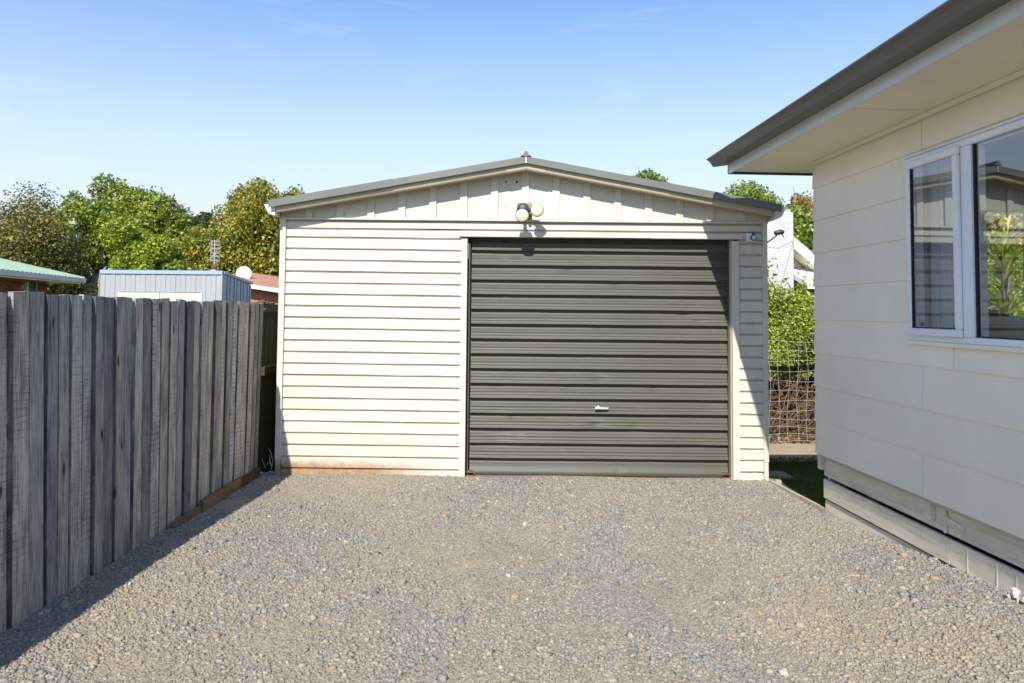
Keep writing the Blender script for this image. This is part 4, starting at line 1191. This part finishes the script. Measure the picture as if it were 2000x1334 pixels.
for k in range(1050):
    x0 = rng.uniform(2.4, 6.4); z0 = rng.uniform(-0.42, 0.55); y0 = rng.uniform(10.42, 11.1)
    ang = rng.normal(1.2, 0.9) if rng.random() < 0.6 else rng.uniform(-0.5, 3.6)
    L = rng.uniform(0.25, 0.7)
    p = Vector((x0, y0, z0)); pts = [p.copy()]
    for j in range(3):
        ang += rng.normal(0, 0.45)
        p = p + Vector((math.cos(ang), rng.normal(0, 0.15), math.sin(ang))) * L / 3
        p.z = max(-0.42, min(0.85, p.z)); pts.append(p.copy())
    r0 = rng.uniform(0.003, 0.009)
    mb.tube([tuple(q - Vector((3.9, 10.9, -0.4))) for q in pts], [r0, r0 * 0.9, r0 * 0.7, r0 * 0.5], 4, cap=False)
st = mb.build('stems', MT['twig'], hd, fix=False); st['kind'] = 'stuff'
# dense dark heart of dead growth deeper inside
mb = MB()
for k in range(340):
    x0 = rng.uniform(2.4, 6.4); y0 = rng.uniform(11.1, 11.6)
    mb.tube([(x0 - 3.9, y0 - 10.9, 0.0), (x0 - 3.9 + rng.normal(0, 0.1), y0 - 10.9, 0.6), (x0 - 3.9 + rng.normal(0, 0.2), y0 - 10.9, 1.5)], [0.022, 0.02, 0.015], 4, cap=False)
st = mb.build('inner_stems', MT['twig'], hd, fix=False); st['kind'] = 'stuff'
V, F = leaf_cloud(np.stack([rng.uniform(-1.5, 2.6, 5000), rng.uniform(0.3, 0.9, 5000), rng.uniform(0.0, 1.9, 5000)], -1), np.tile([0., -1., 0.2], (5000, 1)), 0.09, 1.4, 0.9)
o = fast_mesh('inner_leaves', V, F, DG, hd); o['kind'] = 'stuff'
V, F = leaf_cloud(np.stack([rng.uniform(-1.4, 1.6, 1500), rng.uniform(-0.72, -0.2, 1500), rng.normal(0.055, 0.012, 1500)], -1), np.tile([0., 0., 1.], (1500, 1)), 0.035, 1.6, 0.5)
LT = leafmat('dead_leaf', [(0, (0.10, 0.06, 0.03)), (1, (0.30, 0.20, 0.11))], trans=0.1)
o = fast_mesh('leaf_litter', V, F, LT, hd); o['kind'] = 'stuff'

wf = empty('wire_netting_fence', (3.9, 10.15, -0.36))
tag(wf, 'white wire mesh stock fence in front of the hedge', 'fence')
MT['wire'] = paint('galvanised_wire', (0.82, 0.84, 0.86), 0.4, 0.1, 20, metal=0.3)
def wob(x, z): return 0.012 * math.sin(9 * x + 4 * z) + 0.01 * math.sin(5 * z - 3 * x)
for z in (0.02, 0.12, 0.22, 0.33, 0.45, 0.585, 0.725, 0.865, 1.005, 1.145, 1.285, 1.42):
    MB().tube([(x, wob(x, z), z + 0.012 * math.sin(6.3 * x + 11 * z)) for x in np.linspace(-1.5, 2.5, 42)], 0.0016, 4, cap=False).build('wire', MT['wire'], wf)
for x in np.arange(-1.45, 2.5, 0.132):
    x = float(x); ph = random.random() * 6
    MB().tube([(x + 0.016 * math.sin(5 * z + ph), wob(x, z), z) for z in np.linspace(0.02, 1.42, 16)], 0.0015, 4, cap=False).build('wire', MT['wire'], wf)
for x in (-1.6, 2.6):
    MB().box(x - 0.05, x + 0.05, 0.02, 0.12, -0.3, 1.5).build('post', MT['mossy'], wf)

# ------------------------------------------------------------------ grey shed over the fence
shed = empty('garden_shed', (-6.85, 14, G0))
tag(shed, 'pale grey metal garden shed with flat roof over the fence', 'shed')
SO = (-6.85, 14, G0)
MT['shedgrey'] = paint('shed_pale_grey', (0.37, 0.385, 0.39), 0.5, 0.03, 1.0)
MT['shedblue'] = paint('shed_blue_steel', (0.24, 0.315, 0.40), 0.35, 0.05, 2.0, metal=0.2)
MT['shedtrim'] = paint('shed_trim', (0.33, 0.45, 0.58), 0.35, 0.05, 2.0)
MT['shedcream'] = paint('shed_cream', (0.66, 0.62, 0.52), 0.5, 0.04, 2.0)
k = 0; x = -8.05
while x < -5.69:
    x1 = min(x + 0.0985, -5.685)
    zb = 1.765 if (-7.69 < x < -6.1) else G0
    local(MB().box(x + 0.003, x1 - 0.0015, 14.0 + 0.004 * (k % 2), 14.03, zb, 2.115), SO).build('wall_panel', MT['shedgrey'], shed)
    x = x1; k += 1
local(MB().box(-8.06, -5.68, 14.031, 14.04, G0, 2.11), SO).build('wall_backing', MT['roof_dark'], shed)
local(MB().box(-8.05, -5.66, 13.975, 14.05, 2.118, 2.190), SO).build('roof_trim', MT['shedtrim'], shed)
local(MB().box(-5.684, -5.655, 13.985, 14.045, G0, 2.116), SO).build('corner_trim', MT['shedgrey'], shed)
local(MB().box(-8.065, -8.052, 13.985, 14.045, G0, 2.116), SO).build('corner_trim', MT['shedgrey'], shed)
for a, b in ((-7.69, -6.875), (-6.865, -6.045)):
    local(MB().box(a, b, 13.985, 13.999, G0, 1.755), SO).build('door', MT['shedcream'], shed)
y = 14.05; k = 0
while y < 15.5:
    wd = [0.16, 0.055, 0.10, 0.045][k % 4]; y1 = min(y + wd, 15.55)
    px_ = -5.66 - (0.018 if k % 2 else 0.0)
    zt = lambda q: 2.115 - 0.10 * (q - 14.05)
    vs_ = [(px_, y, G0), (px_, y1, G0), (px_, y1, zt(y1)), (px_, y, zt(y)), (px_ - 0.03, y, G0), (px_ - 0.03, y1, G0), (px_ - 0.03, y1, zt(y1)), (px_ - 0.03, y, zt(y))]
    local(MB().add(vs_, [(0, 1, 2, 3), (7, 6, 5, 4), (0, 4, 5, 1), (1, 5, 6, 2), (2, 6, 7, 3), (3, 7, 4, 0)]), SO).build('wall_panel', MT['shedblue'], shed)
    y = y1; k += 1
vs_ = [(-8.07, 14.0505, 2.185), (-5.63, 14.0505, 2.185), (-5.63, 15.58, 2.035), (-8.07, 15.58, 2.035)]
vs_ += [(x, y, z - 0.055) for (x, y, z) in vs_]
local(MB().add(vs_, [(0, 1, 2, 3), (7, 6, 5, 4), (0, 4, 5, 1), (1, 5, 6, 2), (2, 6, 7, 3), (3, 7, 4, 0)]), SO).build('roof', MT['shedblue'], shed)

# TV aerial and dish
an = empty('television_aerial', (-7.70, 18.5, 0.0))
tag(an, 'spiky metal television aerial standing behind the grey shed', 'aerial')
MT['aerial'] = paint('aerial_metal', (0.52, 0.52, 0.54), 0.4, 0.1, 20, metal=0.5)
MB().tube([(0, 0, 0), (0, 0, 3.22)], 0.016, 8).build('mast', MT['aerial'], an)
for j, z in enumerate(np.linspace(2.70, 3.2, 6)):
    w = 0.11 + 0.012 * (j % 2)
    e_ = MB(); z = float(z)
    e_.tube([(-w, 0, z - 0.028), (0, -0.01, z), (w, 0, z - 0.028)], 0.0075, 5)
    e_.tube([(-w, 0, z + 0.028), (0, -0.01, z), (w, 0, z + 0.028)], 0.0075, 5)
    e_.tube([(-w, 0.05, z), (w, 0.05, z)], 0.007, 5)
    e_.build('element', MT['aerial'], an)
MB().tube([(-0.115, 0.05, 2.66), (-0.115, 0.05, 3.22)], 0.006, 5).build('reflector_bar', MT['aerial'], an)
MB().tube([(0.115, 0.05, 2.66), (0.115, 0.05, 3.22)], 0.006, 5).build('reflector_bar', MT['aerial'], an)
MB().lathe([(0, 0.07), (0.05, 0.075), (0.09, 0.05)], (0, 0, 2.48), (0, 0, 1), 12).build('clamp', MT['rusty'], an)
MB().box(-0.06, 0.06, -0.06, 0.06, 2.2, 2.46).build('mast_base', MT['aerial'], an)

# terracotta-roofed house
th = empty('terracotta_house', (-7.2, 20.5, G0))
tag(th, 'house with orange metal roof and white fascia right of the shed', 'house')
TO = (-7.2, 20.5, G0)
MT['terra'] = paint('terracotta_roof', (0.50, 0.24, 0.13), 0.55, 0.08, 3.0)
MT['terrawall'] = paint('orange_weatherboard', (0.46, 0.20, 0.10), 0.6, 0.08, 3.0)
sl = (2.175 - 2.35) / 1.2
def tz(x, z0=2.345): return z0 + sl * (x + 7.69)
def slab(xa, xb, ya, yb, zf, thick, name, m, par, org):
    vs_ = [(xa, ya, zf(xa)), (xb, ya, zf(xb)), (xb, yb, zf(xb)), (xa, yb, zf(xa))]
    vs_ += [(x, y, z - thick) for (x, y, z) in vs_]
    return local(MB().add(vs_, [(0, 1, 2, 3), (7, 6, 5, 4), (0, 4, 5, 1), (1, 5, 6, 2), (2, 6, 7, 3), (3, 7, 4, 0)]), org).build(name, m, par)
# roof pitched up away from the viewer
def rslab(name, m, z0, z1, y0, y1):
    vs_ = []
    for x in (-8.6, -5.6):
        vs_ += [(x, y0, tz(x, z0)), (x, y1, tz(x, z1))]
    vs_ = [vs_[0], vs_[2], vs_[3], vs_[1]]
    vs_ += [(x, y, z - 0.03) for (x, y, z) in vs_]
    return local(MB().add(vs_, [(0, 1, 2, 3), (7, 6, 5, 4), (0, 4, 5, 1), (1, 5, 6, 2), (2, 6, 7, 3), (3, 7, 4, 0)]), TO).build(name, m, th)
rslab('roof', MT['terra'], 2.205, 2.52, 20.0, 23.4)
slab(-8.6, -5.6, 19.97, 20.0, lambda x: tz(x, 2.20), 0.115, 'fascia', MT['gutter_white'], th, TO)
slab(-8.6, -5.6, 20.03, 20.5, lambda x: tz(x, 2.09), 0.01, 'soffit', MT['terrawall'], th, TO)
slab(-8.5, -5.7, 20.35, 20.45, lambda x: tz(x, 2.08), 2.4, 'wall', MT['terrawall'], th, TO)
di = empty('satellite_dish', (-8.05, 21.5, 2.0))
tag(di, 'round white satellite dish on the orange roof', 'dish')
MB().lathe([(0, 0.04), (0.01, 0.14), (0.04, 0.22), (0.045, 0.225), (0.05, 0.22), (0.02, 0.13), (0.012, 0.02)], (0, 0, 0.50), (0.2, -1, 0.25), 24).build('reflector', MT['gutter_white'], di, smooth=True)
MB().tube([(0, 0.05, 0.0), (0, 0.05, 0.5)], 0.02, 8).build('mast', MT['aerial'], di)
MB().tube([(0, -0.02, 0.32), (0.05, -0.28, 0.45), (0.05, -0.30, 0.58)], 0.012, 6).build('feed_arm', MT['aerial'], di)

# brick house with pale green roof at the far left
bh = empty('brick_house', (-12.45, 19.2, G0), 0.195)
tag(bh, 'brick house with pale green iron roof at the left edge', 'house')
# local frame: +y runs away from the viewer along the eave, +x is the outward side
MT['greenroof'] = paint('green_iron', (0.40, 0.52, 0.36), 0.5, 0.08, 3.0, dirt=0.3, dirtcol=(0.30, 0.36, 0.22))
MT['brick'] = paint('brick', (0.30, 0.12, 0.07), 0.85, 0.25, 12.0, 0.3, 60, 0.2, rand=0.55)
MT['mortar'] = paint('mortar', (0.42, 0.39, 0.34), 0.9, 0.08, 8.0)
MT['olive'] = paint('olive_frieze', (0.26, 0.25, 0.19), 0.6, 0.06, 3.0)
EZ = 2.72
MB().box(-0.10, -0.03, -9, 0.0, -0.2, 2.60).build('wall_core', MT['mortar'], bh)
MB().box(-4.0, -0.105, -0.09, -0.01, -0.2, 2.60).build('end_wall', MT['mortar'], bh)
brick_me = None
for r in range(12):
    z = 1.68 + 0.0865 * r
    if z > 2.49: break
    y = -0.235 + (0.12 if r % 2 else 0.0)
    while y > -6.6:
        if not (-1.45 < y < -0.62 + 0.0):
            if brick_me is None:
                ob = MB().box(-0.029, 0.0, 0.0, 0.230, 0, 0.076).build('brick', MT['brick'], bh)
                brick_me = ob.data
            else:
                ob = link_mesh('brick', brick_me, None, bh)
            ob.location = (random.uniform(-0.002, 0.003), y + random.uniform(-0.002, 0.002), z)
        y -= 0.240
MB().box(-0.0295, 0.0, -9, 0.0, -0.2, 1.675).build('lower_brickwork', MT['brick'], bh)
MB().box(-0.028, 0.03, -9, 0.02, 2.562, 2.60).build('frieze_board', MT['olive'], bh)
wv = empty('window', (0, 0, 0)); wv.parent = bh
MB().box(-0.028, 0.025, -1.20, -1.13, 1.4, 2.56).build('frame', MT['white_trim'], wv)
MB().box(-0.028, 0.025, -0.72, -0.64, 1.4, 2.56).build('frame', MT['olive'], wv)
MB().box(-0.028, -0.012, -1.129, -0.721, 1.4, 2.56).build('pane', MT['roof_dark'], wv)
MB().box(-0.02, 0.60, -9, 0.55, 2.601, 2.615).build('soffit', MT['soffit'], bh)
MB().box(0.585, 0.61, -9, 0.58, 2.56, 2.70).build('fascia', MT['hcream'], bh)
MB().prism([(0.611, 2.60), (0.70, 2.60), (0.73, 2.71), (0.611, 2.71)], -9, 0.66, 'y').build('gutter', MT['white_trim'], bh)
MB().box(-7, 0.60, 0.56, 0.60, 2.56, 2.70).build('fascia', MT['hcream'], bh)
rpz = math.tan(math.radians(15))
A = (0.66, 0.64, 2.715); B = (0.66, -9, 2.715); C2 = (0.66 - 3.6, -9, 2.715 + 3.6 * rpz); D2 = (0.66 - 3.6, 0.64 - 3.6, 2.715 + 3.6 * rpz); E2 = (0.66 - 7.2, 0.64, 2.715)
ny = 88; vs_, fs = [], []
for j in range(ny + 1):     # corrugated long slope, cut by the hip
    y = 0.64 - 9.6 * j / ny
    d = min(3.6, 0.64 - y)
    lift = 0.018 * (j % 2)
    vs_ += [(0.66, y, 2.715 + lift), (0.66 - d, y, 2.715 + d * rpz + lift)]
for j in range(ny): fs.append((2 * j, 2 * j + 1, 2 * j + 3, 2 * j + 2))
MB().add(vs_, fs).build('roof_slope', MT['greenroof'], bh)
MB().add([A, D2, E2], [(0, 1, 2)]).build('roof_slope', MT['greenroof'], bh)
MB().tube([A, D2], 0.05, 6).build('hip_cap', MT['greenroof'], bh)

# distant white house
wh = empty('white_house', (-22.6, 38, G0))
tag(wh, 'distant white gabled house with slate roof seen above the fence', 'house')
WO = (-22.6, 38, G0)
MT['whitewall'] = paint('white_wall', (0.80, 0.79, 0.77), 0.6, 0.03, 1.0)
MT['slate'] = paint('slate', (0.16, 0.18, 0.22), 0.6, 0.06, 2.0)
gx, gzr = -22.17, 3.16
wallp = [(-24.6, G0), (-20.4, G0), (-20.4, 2.05), (gx, gzr - 0.08), (-24.2, 2.05), (-24.6, 2.05)]
local(MB().prism(wallp, 38.0, 45.0, 'y'), WO).build('wall', MT['whitewall'], wh)
for s_ in (-1, 1):
    xe = gx + s_ * 2.6; ze = gzr - 2.6 * 0.56
    vs_ = [(gx, 37.6, gzr), (xe, 37.6, ze), (xe, 45.2, ze), (gx, 45.2, gzr)]
    vs_ += [(x, y, z - 0.09) for (x, y, z) in vs_]
    local(MB().add(vs_, [(0, 1, 2, 3), (7, 6, 5, 4), (0, 4, 5, 1), (1, 5, 6, 2), (2, 6, 7, 3), (3, 7, 4, 0)]), WO).build('roof', MT['slate'], wh)
for (a, b, c, d) in ((-22.62, -22.3, 2.74, 2.95), (-23.1, -22.75, 2.25, 2.55), (-22.25, -21.9, 2.25, 2.55)):
    f_ = local(MB().box(a - 0.03, b + 0.03, 37.96, 37.995, c - 0.03, d + 0.03), WO).build('window', MT['soffit'], wh)
    local(MB().box(a, b, 37.94, 37.955, c, d), WO).build('pane', MT['slate'], f_)
local(MB().box(-24.6, -23.0, 37.4, 37.9, 2.55, 2.60), WO).build('porch_roof', MT['whitewall'], wh)
# lean-to roof of white sheet further left
lt = local(MB().add([(-25.3, 36.5, 2.95), (-24.3, 36.5, 2.30), (-24.3, 38.0, 2.30), (-25.3, 38.0, 2.95), (-25.3, 36.5, 1.0), (-24.3, 36.5, 1.0), (-24.3, 38.0, 1.0), (-25.3, 38.0, 1.0)],
            [(0, 1, 2, 3), (7, 6, 5, 4), (0, 4, 5, 1), (1, 5, 6, 2), (2, 6, 7, 3), (3, 7, 4, 0)]), (-24.8, 37, 0)).build('white_outbuilding', MT['whitewall'])
lt.location = (-24.8, 37, 0)
tag(lt, 'small white lean-to between the brick and white houses', 'outbuilding')
# shrubs showing just over the fence there
for k, (x, yy, zt_, lab) in enumerate(((-22.6, 27, 1.72, 'low garden shrub in front of the distant white house'), (-16.7, 20, 1.75, 'yellow-green shrub at the corner of the brick house'))):
    x = {-22.6: -15.6, -16.7: -17.0}[x] if False else x * 0.72 if k == 0 else -16.0
    P, N = crown_points(make_lobes(x, yy, zt_ - 0.55, 0.6, 0.5, 0.6, 10, 0.4, 0.9, 50 + k), 700, 0.5)
    e = empty('garden_shrub', (x, yy, G0)); tag(e, lab, 'shrub')
    V, F = leaf_cloud(P - np.array([x, yy, G0]), N, 0.09, 1.5)
    fast_mesh('foliage', V, F, BG if k else MG, e)
    MB().tube([(0, 0, -0.2), (0.02, 0, zt_ - 0.2)], [0.04, 0.02], 6).build('stem', MT['bark'], e)

# ------------------------------------------------------------------ white house with roughcast chimney on the right
ch = empty('chimney_house', (5.8, 14, G0))
tag(ch, 'white house with tall roughcast chimney beyond the hedge', 'house')
CO = (5.8, 14, G0)
def roughcast():
    t = NT('roughcast')
    v = t.coords()
    c = t.ramp(t.noise(v, 3, 6, 0.6), [(0.3, (0.54, 0.53, 0.50)), (0.7, (0.64, 0.63, 0.60))])
    d = t.ramp(t.noise(t.coords((1, 1, 2.2)), 16, 6, 0.7), [(0.60, 0.0), (0.72, 0.5)])
    c = t.mix(d, c, (0.5, 0.47, 0.42))
    t.bump(t.noise(t.coords((1, 1, 2.0)), 22, 6, 0.7), 1.0, 0.03)
    return t.fin(c, 0.9, 0.1)
MT['rough'] = roughcast()
local(MB().box(4.55, 5.52, 14.0, 14.8, G0, 3.44), CO).build('chimney', MT['rough'], ch, bevel=0.02)
local(MB().box(5.30, 5.50, 14.1, 14.4, 3.441, 3.51), CO).build('chimney_cap', MT['shedtrim'], ch)
local(MB().box(5.0, 5.29, 14.1, 14.5, 3.441, 3.49), CO).build('chimney_cap', MT['white_trim'], ch)
sl2 = -0.87
def cz(x, z0): return z0 + sl2 * (x - 5.53)
slab(5.53, 8.2, 14.02, 14.06, lambda x: cz(x, 2.93), 0.20, 'barge_board', MT['whitewall'], ch, CO)
slab(5.53, 8.2, 14.065, 22.0, lambda x: cz(x, 2.99), 0.05, 'roof', MT['mortar'], ch, CO)
slab(5.53, 8.2, 14.065, 14.45, lambda x: cz(x, 2.74), 0.02, 'soffit', MT['soffit'], ch, CO)
local(MB().add([(5.53, 14.45, G0), (7.2, 14.45, G0), (7.2, 14.45, 1.1), (5.53, 14.45, 2.72), (5.53, 14.5, G0), (7.2, 14.5, G0), (7.2, 14.5, 1.1), (5.53, 14.5, 2.72)],
      [(0, 1, 2, 3), (7, 6, 5, 4), (0, 4, 5, 1), (1, 5, 6, 2), (2, 6, 7, 3), (3, 7, 4, 0)]), CO).build('gable_wall', MT['cream_shaded'], ch)
local(MB().add([(5.53, 13.4, 2.02), (7.2, 13.4, 2.02), (7.2, 14.44, 2.36), (5.53, 14.44, 2.36), (5.53, 13.4, 1.92), (7.2, 13.4, 1.92), (7.2, 14.44, 2.26), (5.53, 14.44, 2.26)],
      [(0, 1, 2, 3), (7, 6, 5, 4), (0, 4, 5, 1), (1, 5, 6, 2), (2, 6, 7, 3), (3, 7, 4, 0)]), CO).build('porch_roof', MT['whitewall'], ch)
local(MB().box(8.6, 12.5, 13.0, 13.1, G0, 1.9), CO).build('yard_wall', MT['whitewall'], ch)
cb = MB().tube([(2.28, 7.0, 2.17), (3.0, 8.6, 2.26), (4.2, 11.3, 2.48), (5.50, 13.98, 2.87)], 0.0032, 6).build('overhead_cable', MT['black'])
tag(cb, 'thin dark cable sagging from the garage to the white chimney', 'cable')

# ------------------------------------------------------------------ garden seen through the house windows
def strap_plant(name, label, base, n, L, w):
    e = empty(name, base); tag(e, label, 'plant')
    V, F = [], []
    for k in range(n):
        a = random.random() * 6.283; el = random.uniform(0.25, 1.35); l = L * random.uniform(0.7, 1.1)
        p = Vector((0, 0, random.uniform(0.2, 1.9))); d = Vector((math.cos(a) * math.cos(el), math.sin(a) * math.cos(el), math.sin(el)))
        s_ = Vector((-math.sin(a), math.cos(a), 0))
        i0 = len(V)
        for j in range(5):
            t = j / 4; ww = w * (1 - t) ** 0.6 * (0.6 + 0.8 * min(t * 3, 1)) * 0.5
            q = p + d * l * t + Vector((0, 0, -0.35 * l * t * t))
            V += [tuple(q - s_ * ww), tuple(q + s_ * ww)]
        for j in range(4):
            F.append((i0 + 2 * j, i0 + 2 * j + 1, i0 + 2 * j + 3, i0 + 2 * j + 2))
    fast_mesh('leaves', np.array(V), np.array(F), HG, e)
    MB().tube([(0, 0, -1.1), (0.03, 0, 1.0), (0.0, 0.02, 2.0)], [0.07, 0.06, 0.05], 8).build('stem', MT['bark'], e)
strap_plant('yucca_plant', 'spiky yucca with long leaves seen through the wide window pane', (6.75, 9.8, 0.55), 230, 0.75, 0.045)
P, N = crown_points(make_lobes(7.2, 11.0, 1.35, 1.5, 0.5, 1.3, 26, 0.36, 0.9, 90), 13000, 0.5)
e = empty('garden_shrub', (6.8, 10.6, -0.4)); tag(e, 'leafy green shrub behind the yucca seen through the window', 'shrub')
V, F = leaf_cloud(P - np.array([6.8, 10.6, -0.4]), N, 0.055, 1.6)
fast_mesh('foliage', V, F, HG, e)
MB().tube([(0, 0, -0.1), (0, 0, 1.2)], 0.04, 6).build('stem', MT['bark'], e)
rl = empty('deck_railing', (4.6, 6.6, -0.1)); tag(rl, 'dark timber deck railing seen through the wide window pane', 'railing')
MT['darkwood'] = paint('dark_stained_timber', (0.07, 0.05, 0.04), 0.6, 0.15, 6.0)
MB().box(-0.9, 2.2, -0.02, 0.03, 1.44, 1.53).build('top_rail', MT['darkwood'], rl)
MB().box(-0.9, 2.2, -0.018, 0.028, 1.05, 1.30).build('lower_board', MT['darkwood'], rl)
for k in range(16):
    x = -0.85 + 0.19 * k
    MB().box(x, x + 0.13, 0.0, 0.025, 1.301, 1.439).build('baluster', MT['darkwood'], rl)
for x in (-0.15, 1.4):
    MB().box(x - 0.05, x + 0.05, 0.031, 0.13, -0.3, 1.60).build('post', MT['darkwood'], rl)

lb = make_lobes(10.2, 15.8, 2.9, 1.6, 1.2, 1.7, 26, 0.34, 0.9, 95)
tree('plum_tree', 'autumn tree above the yucca seen through the window', (10.2, 15.8, G0), lb, 14000, 0.075, AU, trunk_r=0.12, group='trees beyond the house')
